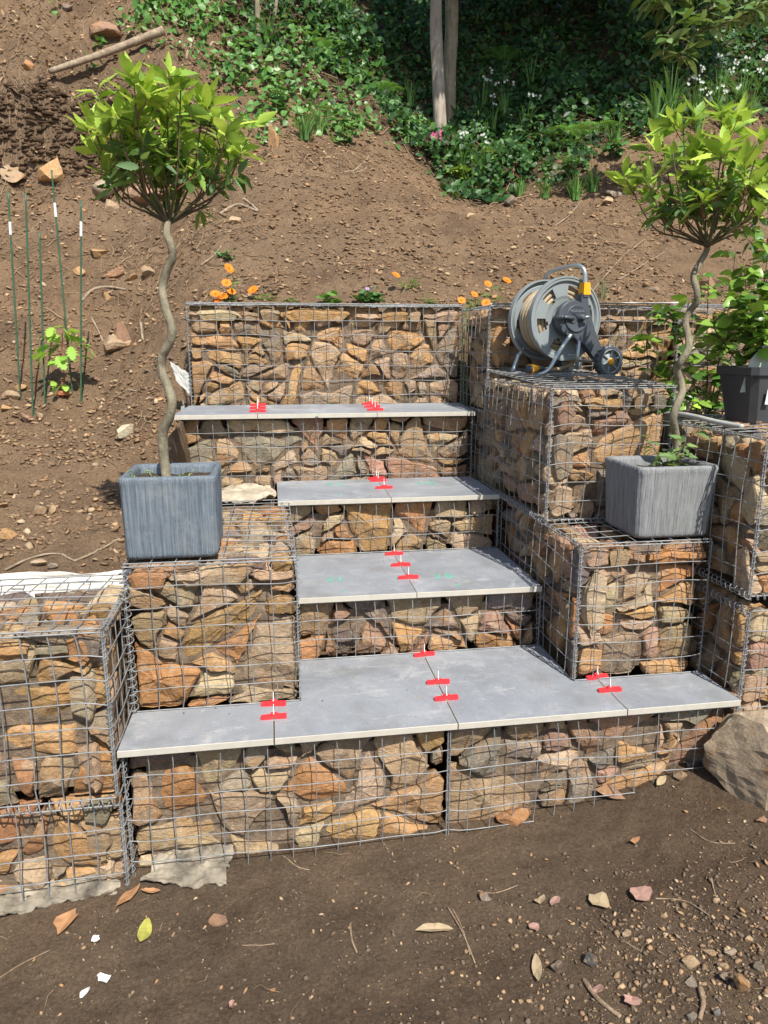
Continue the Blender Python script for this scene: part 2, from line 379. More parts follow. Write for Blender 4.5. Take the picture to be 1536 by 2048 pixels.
def stone_shape(P, gap, depth, seed, warp):
    """angular stone: rings from a jagged outline to a fractured front"""
    r = random.Random(seed); pts = np.array(P); c = pts.mean(0); B = []; n = len(pts)
    keep = [i for i in range(n) if np.linalg.norm(pts[i] - pts[i - 1]) > .006]
    pts = pts[keep]; n = len(pts)
    if n < 3: return None
    size = math.sqrt(abs(np.linalg.det(np.cov(pts.T))) ** .5 + 1e-9)
    for i in range(n):
        a, b = pts[i], pts[(i + 1) % n]; L = np.linalg.norm(b - a)
        cut = min(.42, r.uniform(.008, .034) / L)
        ts = [cut]
        m = max(0, int(L / .035)); ts += [cut + (1 - 2 * cut) * (k + 1) / (m + 1) + r.uniform(-.2, .2) / (m + 1) for k in range(m)]
        ts.append(1 - cut)
        nn = np.array([b[1] - a[1], a[0] - b[0]]) / (L + 1e-9)
        if (a - c) @ nn < 0: nn = -nn
        for t in ts:
            q0 = a + (b - a) * t; fx = warp[1] * np.clip(min(q0[0], warp[2] - q0[0]) / .04, 0, 1); fy = warp[1] * np.clip(min(q0[1], warp[3] - q0[1]) / .04, 0, 1)
            wv = np.array([fx * float(fbm(np.array(q0[0] * 9 + warp[0]), np.array(q0[1] * 9), 2)), fy * float(fbm(np.array(q0[0] * 9), np.array(q0[1] * 9 + warp[0] + 40), 2))])
            B.append(q0 + wv - nn * (gap + r.uniform(-.002, .0045)))
    B = np.array(B); m = len(B); c = B.mean(0)
    sx = np.ptp(B[:, 0]) + .01; sy = np.ptp(B[:, 1]) + .01
    planes = [(r.uniform(-.010, .005), r.gauss(0, .24), r.gauss(0, .30)) for _ in range(4)]
    base = r.uniform(-.016, .0)
    ph = r.uniform(0, 100)
    def nz(p, s): return float(fbm(np.array(p[0] * s + ph), np.array(p[1] * s - ph), 2))
    def front(p):
        h = min(k[0] + k[1] * (p[0] - c[0]) + k[2] * (p[1] - c[1]) for k in planes)
        return base + max(h, -.030) + nz(p, 26) * .009
    rings = [(.72, 'b'), (.97, 'm'), (1.0, 'e'), (.93, 'f0'), (.82, 'f1'), (.55, 'f2'), (.27, 'f3')]
    V = []; 
    for s, k in rings:
        for i in range(m):
            p = c + (B[i] - c) * s
            if k == 'b': z = -depth
            elif k == 'm': z = -depth * .45
            elif k == 'e': z = front(p) - .013 - .012 * abs(nz(p, 40))
            elif k == 'f0': z = front(p) - .0045
            else:
                z = front(p); p = p + np.array([r.uniform(-1, 1), r.uniform(-1, 1)]) * .03 * min(sx, sy)
            V.append((p[0], p[1], min(z, .002)))
    V.append((c[0], c[1], min(front(c), .002))); V.append((c[0], c[1], -depth))
    F = []; K = len(rings)
    for a in range(K - 1):
        for i in range(m):
            j = (i + 1) % m; q = (a * m + i, a * m + j, (a + 1) * m + j, (a + 1) * m + i)
            if a >= 2:
                F += ([(q[0], q[1], q[2]), (q[0], q[2], q[3])] if (i + a) % 2 else [(q[0], q[1], q[3]), (q[1], q[2], q[3])])
            else: F.append(q)
    for i in range(m): F.append(((K - 1) * m + i, (K - 1) * m + (i + 1) % m, K * m))
    F.append(tuple(range(m))[::-1])
    V.pop()
    return np.array(V), F
TAN = (.39, .275, .172); OCH = (.44, .268, .128); RUST = (.40, .205, .095); OLV = (.27, .225, .15); PUR = (.20, .155, .135); CRM = (.46, .35, .22); PNK = (.36, .215, .14); GRY = (.26, .215, .165)
PAL = {'warm': [TAN, TAN, OCH, OCH, RUST, OLV, CRM, PNK, CRM, OLV], 'left': [OLV, OLV, OCH, OCH, TAN, CRM, RUST, PUR, TAN, CRM, OCH, TAN], 'grey': [GRY, OLV, TAN, TAN, CRM, OCH, GRY, PNK, TAN], 'pale': [CRM, OCH, TAN, TAN, OCH, TAN, TAN, OCH, GRY], 'red': [RUST, PNK, OCH, PUR, TAN, OCH, TAN, PNK, CRM]}
WT = (-1, 0, 0)
seedc = [100]
def fill_face(par, O, U, V, N, w, h, tgt, pal, depth=.10, gap=.0040, skip=.08):
    O, U, V, N = (np.array(q, float) for q in (O, U, V, N))
    org = np.array(origin_of(par))
    flip = np.dot(np.cross(U, V), N) < 0
    def target():
        x = rnd.random(); return tgt * (rnd.uniform(1.7, 3.2) if x < .22 else rnd.uniform(.75, 1.5) if x < .75 else rnd.uniform(.3, .6))
    # start from a slightly skewed rectangle so that no two courses run dead level
    warp = (rnd.uniform(0, 90), .060, w, h)
    for P, A in split([(0, 0), (w, 0), (w, h), (0, h)], target):
        seedc[0] += 1
        if rnd.random() < skip and A < tgt * .6: continue
        s = stone_shape(P, gap + (rnd.random() ** 3) * .004, depth, seedc[0], warp)
        if s is None: continue
        S, F = s
        W = O + S[:, :1] * U + S[:, 1:2] * V + S[:, 2:] * N
        c = W.mean(0)
        if not flip: F = [f for f in F]
        else: F = [f[::-1] for f in F]
        o = link('stone', mesh_of('stone', W - c, F, STONE), par, tuple(c - org))
        k = rnd.choice(PAL[pal]); b = rnd.uniform(.78, 1.2)
        o.color = (min(.7, k[0] * b * rnd.uniform(.95, 1.05)), k[1] * b, k[2] * b * rnd.uniform(.9, 1.12), 1)
def wire_panel(par, O, U, V, N, w, h, sp=.075, r=.0018, bul=.012, name='mesh_panel'):
    O, U, V, N = (np.array(q, float) for q in (O, U, V, N)); m = MB()
    nu = max(1, round(w / sp)); nv = max(1, round(h / sp)); su = w / nu; sv = h / nv
    ph = rnd.uniform(0, 50)
    def out(u, v):
        e = np.sin(np.clip(u / w, 0, 1) * math.pi) * np.sin(np.clip(v / h, 0, 1) * math.pi)
        return bul * e * (.6 + 2.2 * (fbm(u * 4 + ph, v * 4, 2) + .3))
    def sw(u, v): return e_(u, w) * e_(v, h) * fbm(u * 3 + ph, v * 3 + 20, 2) * .030
    e_ = lambda a, b: np.clip(np.minimum(a, b - a) / .05, 0, 1)
    for i in range(nu + 1):
        v = np.linspace(0, h, max(4, nv * 2 + 1)); u = np.full_like(v, i * su); u2 = u + sw(u, v) * (0 < i < nu)
        P = O + u2[:, None] * U + v[:, None] * V + (out(u, v) + .0045)[:, None] * N
        m.add(*tube(P, r * (1.35 if i in (0, nu) else 1), 5, False, ref=N))
    for j in range(nv + 1):
        u = np.linspace(0, w, max(4, nu * 2 + 1)); v = np.full_like(u, j * sv); v2 = v + sw(u, v) * (0 < j < nv)
        P = O + u[:, None] * U + v2[:, None] * V + (out(u, v) + .0085)[:, None] * N
        m.add(*tube(P, r * (1.35 if j in (0, nv) else 1), 5, False, ref=N))
    return m.part(name, WIRE, par, True)
def coil(par, A, B, R=.008, pitch=.022, r=.0014, name='lacing_wire', seg=9):
    A = np.array(A, float); B = np.array(B, float); L = np.linalg.norm(B - A); T = (B - A) / L
    X = np.cross(T, (0.3, .2, 1)); X /= np.linalg.norm(X); Y = np.cross(T, X)
    n = int(L / pitch * seg); t = np.linspace(0, 1, n); a = t * L / pitch * 2 * math.pi + fbm(t * L * 9 + A[0] * 30, t * 0 + 3.3, 2) * 3
    rr = R * (1 + .5 * fbm(t * L * 14, t * 0 + A[1] * 9, 2))
    P = A + (B - A) * t[:, None] + rr[:, None] * (X * np.cos(a)[:, None] + Y * np.sin(a)[:, None])
    m = MB(); m.add(*tube(P, r, 4, False, ref=T)); return m.part(name, WIRE, par, True)

GROUPS = 'wire gabion baskets filled with quarry stone'
def gabion(label, x0, x1, y0, y1, z0, z1, faces, pal, tgt=.0105, coils=(), zb=None, bul=.010, yt=None, wire=.0018):
    tgt *= 1.75
    par = thing('gabion', ((x0 + x1) / 2, (y0 + y1) / 2, z0), label, 'gabion', GROUPS)
    zb = z1 if zb is None else zb                     # top at the back edge
    m = MB(); q = .075
    q = .055; V, F = box(x0 + q, x1 - q, y0 + q, y1 - .02, z0 + .01, z1 - q); m.add(V, F); m.part('rubble_core', CORE, par)
    w, d, h = x1 - x0, y1 - y0, z1 - z0
    if 'front' in faces:
        fill_face(par, (x0, y0 + .012, z0 - .028), (1, 0, 0), (0, 0, 1), (0, -1, 0), w, h + .028, tgt, pal)
        wire_panel(par, (x0, y0, z0), (1, 0, 0), (0, 0, 1), (0, -1, 0), w, h, bul=bul, r=wire)
    if 'left' in faces:
        fill_face(par, (x0 + .012, y0, z0), (0, 1, 0), (0, 0, 1), (-1, 0, 0), d, h, tgt, pal)
        wire_panel(par, (x0, y0, z0), (0, 1, 0), (0, 0, 1), (-1, 0, 0), d, h, bul=bul, r=wire)
    if 'right' in faces:
        dd = min(d, .30)
        fill_face(par, (x1 - .012, y0, z0), (0, 1, 0), (0, 0, 1), (1, 0, 0), dd, h, tgt, pal)
        wire_panel(par, (x1, y0, z0), (0, 1, 0), (0, 0, 1), (1, 0, 0), dd, h, bul=bul * .4, r=wire)
    if 'top' in faces:
        dt = (yt if yt else y1) - y0; sl_ = np.array([0, d, zb - z1]); sl_ = sl_ / np.linalg.norm(sl_); nn = np.cross((1, 0, 0), sl_)
        fill_face(par, (x0, y0, z1 - .012), (1, 0, 0), sl_, nn, w, dt, tgt * .8, pal, depth=.07)
        wire_panel(par, (x0, y0, z1), (1, 0, 0), sl_, nn, w, dt, bul=.006, r=wire)
    for c in coils: coil(par, *c[:2], **(c[2] if len(c) > 2 else {}))
    return par

big = dict(R=.0165, pitch=.030, r=.0021)
def edge(x0, x1, y0, z1, z0, sides='LRT', yb=None):
    c = []
    if 'L' in sides: c.append(((x0, y0, z0), (x0, y0, z1)))
    if 'R' in sides: c.append(((x1, y0, z0), (x1, y0, z1)))
    if 'T' in sides: c.append(((x0, y0, z1), (x1, y0, z1), dict(pitch=.05, R=.007)))
    if yb is not None: c.append(((x0, y0, z1), (x0, yb, z1), dict(pitch=.05, R=.007)))
    return c
gabion('long low gabion under the left half of the bottom step', .012, 1.035, .022, .56, -.62, -.026, ('front',), 'left', .0125, edge(.012, 1.035, .022, -.03, -.60, 'LT') + [((1.037, .024, -.60), (1.037, .024, -.03), dict(R=.0045, pitch=.03))])
gabion('long low gabion under the right half of the bottom step', 1.043, 2.068, .022, .56, -.62, -.026, ('front',), 'grey', .0125, edge(1.043, 2.068, .022, -.03, -.60, 'RT'))
gabion('upper gabion at the left edge, next to the end of the bottom step', -1.05, -.006, -.02, .50, -.138, .395, ('front', 'top', 'right'), 'left', .0140,
       edge(-1.05, -.006, -.02, .395, -.138, 'RT') + [((-.006, -.02, .395), (-.006, .5, .395))] , bul=.006, wire=.0021)
gabion('lower gabion at the left edge, sunk in the soil', -1.05, .0, -.015, .50, -.72, -.168, ('front', 'right'), 'left', .0125,
       edge(-1.05, .0, -.015, -.168, -.70, 'R') + [((-1.0, -.026, -.152), (.0, -.026, -.152), big)], bul=.006, wire=.0021)
gabion('gabion under the left planter', .012, .562, .245, 1.19, .003, .507, ('front', 'top'), 'left', .0105,
       [((.012, .235, .0), (.012, .235, .5), dict(R=.0155, pitch=.030, r=.0021)), ((.562, .245, .003), (.562, .245, .507)), ((.012, .245, .507), (.562, .245, .507), dict(pitch=.08, R=.007)), ((.562, .245, .507), (.53, 1.19, .507), dict(pitch=.05))])
gabion('gabion riser between the bottom step and the second step', .568, 1.548, .575, 1.15, .003, .234, ('front',), 'red', .0125, edge(.568, 1.548, .575, .234, .003, 'RT'))
gabion('gabion riser between the second step and the third step', .52, 1.545, 1.15, 1.66, .262, .497, ('front',), 'warm', .0115, edge(.52, 1.545, 1.15, .497, .262, 'RT'))
gabion('gabion riser right below the top step', .05, 1.545, 1.645, 1.95, .47, .845, ('front',), 'grey', .0115, edge(.05, 1.545, 1.645, .845, .47, 'LR'))
gabion('gabion wall rising behind the top step', .075, 1.560, 1.95, 2.28, .86, 1.417, ('front', 'top'), 'pale', .0120, edge(.075, 1.56, 1.95, 1.417, .86))
gabion('gabion wall behind the hose reel', 1.572, 2.57, 1.47, 1.97, .88, 1.392, ('front', 'left', 'top'), 'pale', .0120, edge(1.572, 2.57, 1.47, 1.392, .88))
gabion('gabion wall at the right edge behind the potted shrub', 2.58, 3.58, 1.475, 1.86, .88, 1.402, ('front', 'top'), 'pale', .0120, edge(2.58, 3.58, 1.475, 1.402, .88, 'LT'))
gabion('lower gabion in the gap behind the right tree trunk', 2.07, 3.1, 1.49, 1.86, .37, .865, ('front',), 'grey', .0095)
gabion('lower gabion below the wall behind the hose reel, only its shaded left end showing', 1.572, 2.06, 1.462, 1.97, .37, .872, ('left',), 'grey', .0095)
gabion('gabion carrying the hose reel', 1.560, 2.062, .585, 1.455, .525, 1.04, ('front', 'left', 'top'), 'grey', .0105,
       edge(1.56, 2.062, .585, 1.04, .525, 'LRT', 1.45) + [((1.556, .585, .517), (1.556, 1.20, .517), dict(R=.0135, pitch=.022, r=.002)), ((1.56, .578, .517), (2.06, .578, .517), dict(R=.0125, pitch=.030, r=.002))], zb=1.078, bul=.014)
gabion('gabion under the right planter', 1.562, 2.058, .245, 1.20, .003, .508, ('front', 'left', 'top'), 'red', .0100,
       edge(1.562, 2.058, .245, .508, .003, 'LRT', .60), yt=.62, bul=.010)
gabion('upper gabion of the stack at the right edge, black pot on its top', 2.078, 3.1, .035, .80, .372, .902, ('front', 'left', 'top'), 'warm', .0105,
       edge(2.078, 3.1, .035, .902, .372, 'LT', .8) + [((2.074, .03, .372), (2.074, .40, .372), dict(R=.0150, pitch=.026, r=.002)), ((2.074, .03, .368), (3.0, .03, .368), dict(R=.0135, pitch=.026, r=.002))])
gabion('lower gabion of the stack at the right edge beside the boulder', 2.085, 3.1, .035, .80, -.40, .318, ('front', 'left'), 'warm', .0105,
       edge(2.085, 3.1, .035, .318, -.40, 'LT') + [((2.080, .03, .312), (2.080, .34, .312), dict(R=.0150, pitch=.026, r=.002))])
# ------------------------------------------------------------------ step slabs with their levelling clips
def stroke(par, P, lines, size, ang=0.0, r=.0030):
    """thin chalk strokes lying on a slab; P = middle of the mark"""
    m = MB(); ca, sa = math.cos(ang), math.sin(ang)
    for L in lines:
        Q = spline(L, max(6, len(L) * 4)) if len(L) > 2 else np.array([L[0], [(L[0][0] + L[1][0]) / 2, (L[0][1] + L[1][1]) / 2], L[1]], float)
        for i in range(len(Q) - 1):
            a, b = Q[i] * size, Q[i + 1] * size; d = b - a; l = np.linalg.norm(d) + 1e-9; nn = np.array([-d[1], d[0]]) / l * r
            if rnd.random() < .10: continue
            q = [a + nn, a - nn, b - nn, b + nn]
            m.add([(P[0] + ca * x - sa * y, P[1] + sa * x + ca * y, P[2] + .0006) for x, y in q], [(0, 1, 2, 3)])
    m.part('chalk_mark', CHALK, par)
G2 = [(0, .75), (.2, 1), (.45, .8), (.3, .4), (0, 0), (.5, .02)]
G3 = [(0, .9), (.3, 1), (.42, .75), (.15, .52), (.45, .35), (.3, .02), (0, .1)]
GL = [(0, 1), (0, 0), (.4, .02)]
GR = [(0, 0), (.02, 1), (.4, .85), (.35, .5), (.02, .48)]; GR2 = [(.1, .45), (.45, 0)]
GT = [(0, 1), (.55, .98)]; GT2 = [(.27, 1), (.25, 0)]
GC = [(.45, .85), (.15, .98), (0, .5), (.15, .05), (.5, .12)]
TICK = [(-.2, .25), (0, 0), (.3, .3)]
def sh(L, dx): return [(x + dx, y) for x, y in L]
def slab(poly, z, label, marks=(), tilt=0, th=.021):
    c = np.mean(poly, 0); par = thing('step_slab', (c[0], c[1], z - th), label, 'paving slab', 'porcelain slabs laid as step treads'); par['kind'] = 'thing'
    n = len(poly); y0 = min(p[1] for p in poly)
    zt = lambda p: z + tilt * (p[1] - y0)
    # the outline is softened by a 1.5 mm arris
    def inset(p, i, k):
        a = np.array(poly[i - 1]); b = np.array(poly[i]); d = np.array(poly[(i + 1) % n])
        n1 = np.array([-(b - a)[1], (b - a)[0]]); n2 = np.array([-(d - b)[1], (d - b)[0]]); n1 = n1 / np.linalg.norm(n1); n2 = n2 / np.linalg.norm(n2)
        q = n1 + n2; return b + q * k / max(.3, (q @ n1))
    V = [(p[0], p[1], zt(p) - th) for p in poly] + [(p[0], p[1], zt(p) - .0012) for p in poly]
    ins = [inset(p, i, .0012) for i, p in enumerate(poly)]
    V += [(p[0], p[1], zt(p)) for p in ins]
    F = [tuple(range(n))[::-1]] + [(i, (i + 1) % n, n + (i + 1) % n, n + i) for i in range(n)] + [(n + i, n + (i + 1) % n, 2 * n + (i + 1) % n, 2 * n + i) for i in range(n)] + [tuple(range(2 * n, 3 * n))]
    m = MB(); m.add(V[:], F[:1 + n], 1); 
    m.F += F[1 + n:1 + 2 * n]; m.M += [1] * n; m.F += [F[-1]]; m.M += [0]
    m.part('tread', [SLAB, EDGE], par)
    for (px, py, lines, size) in marks:
        P = atz(px, py, z); P[2] = zt(P); stroke(par, P, lines, size)
    return par
def pz(L, z): return [tuple(atz(x, y, z)[:2]) for x, y in L]
s1 = .0005
A = dict(FL=(.002, -.004), FR=(2.094, .008), J1f=(.472, .0), J2f=(1.066, .003), J3f=(1.650, .005))
slab([(.002, -.004), (.470, -.001), (.470, .238), (.006, .238)], 0, 'short grey slab at the left end of the bottom step')
slab([(.474, -.001), (1.062, .002), (1.062, .568), (.566, .568), (.566, .238), (.474, .238)], 0, 'left of the two large notched slabs on the bottom step')
slab([(1.066, .002), (1.651, .005), (1.651, .240), (1.5585, .240), (1.5555, .568), (1.066, .568)], 0, 'right of the two large notched slabs on the bottom step')
slab([(1.655, .005), (2.072, .007), (2.066, .236), (1.655, .240)], 0, 'short grey slab at the right end of the bottom step')
z2, z3 = .258, .520
slab([(.575, .560), (1.0345, .558), (1.0345, 1.142), (.575, 1.142)], z2, 'left slab of the second step, green 2L chalked on it', [(655, 1163, [G2, [(.7, .1), (.74, .12)], sh(GL, 1.05)], .052), (687, 1183, [TICK], .030)])
slab([(1.0375, .558), (1.548, .556), (1.548, 1.142), (1.0375, 1.142)], z2, 'right slab of the second step, green 2R chalked on it', [(872, 1157, [G2, [(.7, .1), (.74, .12)], sh(GR, 1.05), sh(GR2, 1.05)], .052), (915, 1172, [GC], .022)])
slab([(.512, 1.135), (1.0285, 1.132), (1.0285, 1.64), (.512, 1.64)], z3, 'left slab of the third step, green 3L chalked on it', [(652, 972, [G3, sh(GL, .9)], .075), (677, 990, [GC, TICK], .026)])
slab([(1.0315, 1.132), (1.545, 1.130), (1.545, 1.64), (1.0315, 1.64)], z3, 'right slab of the third step, green 3R chalked on it', [(832, 970, [G3, sh(GR, .9), sh(GR2, .9)], .080), (890, 986, [TICK], .030)])
z4 = .868
T4 = .07
slab([(.01, 1.615), (.4255, 1.615), (.4255, 1.945), (.06, 1.945)], z4, 'left slab of the top step, green TL chalked on it', [(400, 820, [GT, GT2, sh(GL, .9)], .10), (424, 829, [TICK], .04)], T4)
slab([(.4285, 1.615), (1.032, 1.615), (1.032, 1.945), (.4285, 1.945)], z4, 'middle slab of the top step, green TC chalked on it', [(622, 818, [GT, GT2, sh(GC, .9)], .10), (632, 829, [GC], .04)], T4)
slab([(1.035, 1.615), (1.556, 1.615), (1.552, 1.945), (1.035, 1.945)], z4, 'right slab of the top step, green TR chalked on it', [(812, 817, [GT, GT2, sh(GR, .9), sh(GR2, .9)], .10)], T4)

def clip(x, y, z, label, rot=0.0):
    par = thing('levelling_clip', (x, y, z), label, 'levelling clip', 'red tile levelling clips along the slab joints')
    c, s = math.cos(rot), math.sin(rot); R = np.array([[c, -s, 0], [s, c, 0], [0, 0, 1]])
    def put(V): return np.array(V) @ R.T + np.array([x, y, z])
    # wedge: a tapering ramp with a slotted middle and ribs
    L = .042; m = MB()
    prof = [(-L, .0005), (L, .0005), (L, .0155), (L * .9, .0165), (.004, .0125), (-L * .85, .0060), (-L, .0045)]
    prof = [(-L, .0005), (L, .0005), (L, .0125), (.012, .0135), (.011, .0185), (-.009, .0185), (-.010, .0125), (-L, .0105)]
    n = len(prof); w1 = .0085
    V = [(a, -w1, b) for a, b in prof] + [(a, w1, b) for a, b in prof]
    m.add(put(V), [tuple(range(n)), tuple(range(n, 2 * n))[::-1]] + [(i, n + i, n + (i + 1) % n, (i + 1) % n) for i in range(n)])
    for k in (-.032, -.022, .022, .032):
        V, F = box(k - .0018, k + .0018, -.0098, .0098, .0006, .0108); m.add(put(V), F)
    m.part('wedge', RED, par)
    m = MB(); V, F = box(-.0016, .0016, -.0075, .0075, -.004, .024); m.add(put(V), F)
    V = [(-.0014, -.0022, .024), (.0014, -.0022, .024), (.0014, .0022, .024), (-.0014, .0022, .024), (-.0010, -.0016, .050), (.0010, -.0016, .050), (.0010, .0016, .050), (-.0010, .0016, .050)]
    m.add(put(V), [(0, 1, 5, 4), (1, 2, 6, 5), (2, 3, 7, 6), (3, 0, 4, 7), (4, 5, 6, 7)])
    m.part('strap', WHITE, par)
    m = MB(); V, F = box(-.004, .004, -.0092, -.0086, .001, .0065); m.add(put(V), F); m.part('slot', CORE, par)
CL = [(.472, [(540, 1411), (541, 1437)], 0, 'bottom step, left joint'), (1.064, [(838, 1312), (873, 1367), (893, 1399)], 0, 'bottom step, middle joint'), (1.653, [(1193, 1357), (1225, 1382)], 0, 'bottom step, right joint'),
      (1.036, [(782, 1110), (797, 1132), (818, 1157)], z2, 'second step'), (1.030, [(742, 953), (757, 963), (770, 977)], z3, 'third step'),
      (.427, [(503, 804), (504, 811), (505, 820)], z4, 'top step, left joint'), (1.0335, [(720, 804), (728, 811), (739, 820)], z4, 'top step, right joint')]
for jx, L, z, nm in CL:
    words_ = ['back', 'front'] if len(L) == 2 else ['back', 'middle', 'front']
    for (px, py), wd in zip(L, words_):
        if z == z4: k = words_.index(wd); y = (1.91, 1.80, 1.69)[k]; zz = z + T4 * (y - 1.615)
        else: y = float(atz(px, py, z)[1]); zz = z
        y = min(y, {0: .552, z2: 1.125, z3: 1.62, z4: 1.93}[z])
        clip(jx, y, zz, 'red wedge on a white strap, ' + wd + ' one on the ' + nm, rnd.gauss(0, .05))

# ------------------------------------------------------------------ planters
def planter(cx, cy, z, wt, wb, h, mat, label, dt=None, db=None, seed=0):
    """square fibre-clay pot with rounded corners and vertical ribs"""
    dt = dt or wt; db = db or wb
    par = thing('planter', (cx, cy, z), label, 'planter', 'square fibre clay planters')
    N = 176; nz = 22; rn = np.random.default_rng(seed)
    def outline(w, d, r):
        # rounded rectangle walked by arc length
        hw, hd = w / 2, d / 2; pts = []; segs = [((hw, -hd + r), (hw, hd - r)), ((hw - r, hd), (-hw + r, hd)), ((-hw, hd - r), (-hw, -hd + r)), ((-hw + r, -hd), (hw - r, -hd))]
        cen = [(hw - r, hd - r, 0), (-hw + r, hd - r, 90), (-hw + r, -hd + r, 180), (hw - r, -hd + r, 270)]
        for s in range(4):
            a, b = segs[s]; k = 84
            for i in range(k): t = i / k; pts.append((a[0] + (b[0] - a[0]) * t, a[1] + (b[1] - a[1]) * t))
            for i in range(12): t = math.radians(cen[s][2] + 90 * i / 12); pts.append((cen[s][0] + r * math.cos(t), cen[s][1] + r * math.sin(t)))
        return np.array(pts)
    N = len(outline(1, 1, .1)); rib = rn.random(N) ** 1.2
    rib = .6 * rib + .4 * np.roll(rib, 1)
    V = []; rings = 0
    def ring(w, d, r, zz, amp=0):
        nonlocal rings
        P = outline(w, d, r); nrm = P / np.linalg.norm(P, axis=1)[:, None]
        am = amp * (rib * .8 + .35 * (fbm(np.arange(N) * .6, np.full(N, zz * 60.), 3) + .5)); P = P - nrm * am[:, None]
        for p in P: V.append((cx + p[0], cy + p[1], z + zz))
        rings += 1
    for i in range(nz + 1):
        t = i / nz; zz = t * (h - .012); w = wb + (wt - wb) * t; d = db + (dt - db) * t
        lip = .004 * math.exp(-((1 - t) / .05) ** 2); ring(w - (.012 if i == 0 else 0) + lip, d - (.012 if i == 0 else 0) + lip, .026, zz, .0075 if 0 < i else .002)
    ring(wt - .006, dt - .006, .026, h - .003, .003); ring(wt - .022, dt - .022, .022, h, .001); ring(wt - .046, dt - .046, .018, h - .004); ring(wt - .054, dt - .054, .018, h - .016); ring(wt - .058, dt - .058, .018, h - .06)
    F = [(a * N + i, a * N + (i + 1) % N, (a + 1) * N + (i + 1) % N, (a + 1) * N + i) for a in range(rings - 1) for i in range(N)]; F.append(tuple(range(N))[::-1])
    m = MB(); m.add(V, F); m.part('pot_wall', mat, par, True)
    # compost
    g = 22; xs = np.linspace(-.5, .5, g); X, Y = np.meshgrid(xs, xs); X = X * (wt - .06); Y = Y * (dt - .06); Z = h - .034 + fbm(X * 30, Y * 30, 3) * .02
    i = np.arange(g * g).reshape(g, g); Fq = np.stack([i[:-1, :-1], i[:-1, 1:], i[1:, 1:], i[1:, :-1]], -1).reshape(-1, 4)
    m = MB(); m.add(np.stack([X + cx, Y + cy, Z + z], -1).reshape(-1, 3), [tuple(f) for f in Fq]); m.part('compost', POTSOIL, par)
    return par
PL = (.160, .430, .517); PR = (1.925, .405, .520)
planter(*PL, .308, .300, .272, POT_L, 'blue grey ribbed square planter on the left gabion, holding the left spiral tree', seed=3)
planter(*PR, .318, .292, .262, POT_R, 'lighter grey ribbed square planter on the right gabion, weeds at its rim', .295, .270, seed=5)

# ------------------------------------------------------------------ leaves
def leaf_mesh(name, L, W, ser=0.0, fold=.25, curl=.25, n=9, mat=None, wob=0.0, stalk=.08, tip=1.0):
    """one leaf lying along +Y with its face up; serrated when ser > 0"""
    V = []; F = []; r = random.Random(hash(name) & 255)
    for i in range(n + 1):
        t = i / n; wd = W * .5 * (math.sin(math.pi * min(1, t ** (.80 * tip))) ** .85) if 0 < t < 1 else .0008
        if 0 < i < n: wd *= 1 + (ser if i % 2 else -ser)
        y = L * (stalk + (1 - stalk) * t); z = -curl * L * t * t + wob * L * math.sin(t * 7)
        V += [(-wd, y, z + fold * wd), (0, y, z), (wd, y, z + fold * wd)]
    for i in range(n):
        a = i * 3; F += [(a, a + 1, a + 4, a + 3), (a + 1, a + 2, a + 5, a + 4)]
    k = len(V); V += [(-.0012, 0, 0), (.0012, 0, 0)]; F.append((k, k + 1, 2, 0))
    return V, F
def lobed_leaf(L):
    out = [(0, 0), (.06, .10), (.20, .16), (.13, .24), (.30, .34), (.17, .40), (.36, .54), (.20, .58), (.33, .74), (.16, .76), (.18, .90), (0, 1)]
    V = []; F = []
    for x, y in out: V += [(-x * L, y * L, .1 * x * L - .25 * L * y * y), (0, y * L, -.25 * L * y * y), (x * L, y * L, .1 * x * L - .25 * L * y * y)]
    for i in range(len(out) - 1):
        a = i * 3; F += [(a, a + 1, a + 4, a + 3), (a + 1, a + 2, a + 5, a + 4)]
    return V, F
def frame(d, roll=0.0, up=(0, 0, 1)):
    """matrix with +Y along d, +Z as near to up as can be, then rolled"""
    y = Vector(d).normalized(); u = Vector(up); x = y.cross(u)
    if x.length < 1e-3: x = Vector((1, 0, 0))
    x.normalize(); z = x.cross(y); M = Matrix((x, y, z)).transposed()
    return M @ Matrix.Rotation(roll, 3, 'Y')
def put_leaf(me, par, P, d, roll, s, color, name='leaf'):
    o = bpy.data.objects.new(name, me); COL.objects.link(o); o.parent = par
    M = frame(d, roll).to_4x4(); M = Matrix.Translation(Vector(P) - origin_of(par)) @ M @ Matrix.Scale(s, 4); o.matrix_basis = M; o.color = (*color, 1)
    return o
BAYM = []
for k in range(4):
    V, F = leaf_mesh('bay%d' % k, .1,   .030 + .003 * k, .10, .28, (.05, .18, .3, -.08)[k], 13, wob=(.0, .02, .03, .015)[k]); BAYM.append(mesh_of('bay_leaf', V, F, LEAF, smooth=True))
LIME = (.50, .64, .10); LIME2 = (.36, .52, .08); MID = (.20, .35, .06); DRK = (.045, .11, .03); BLUE = (.13, .23, .11)
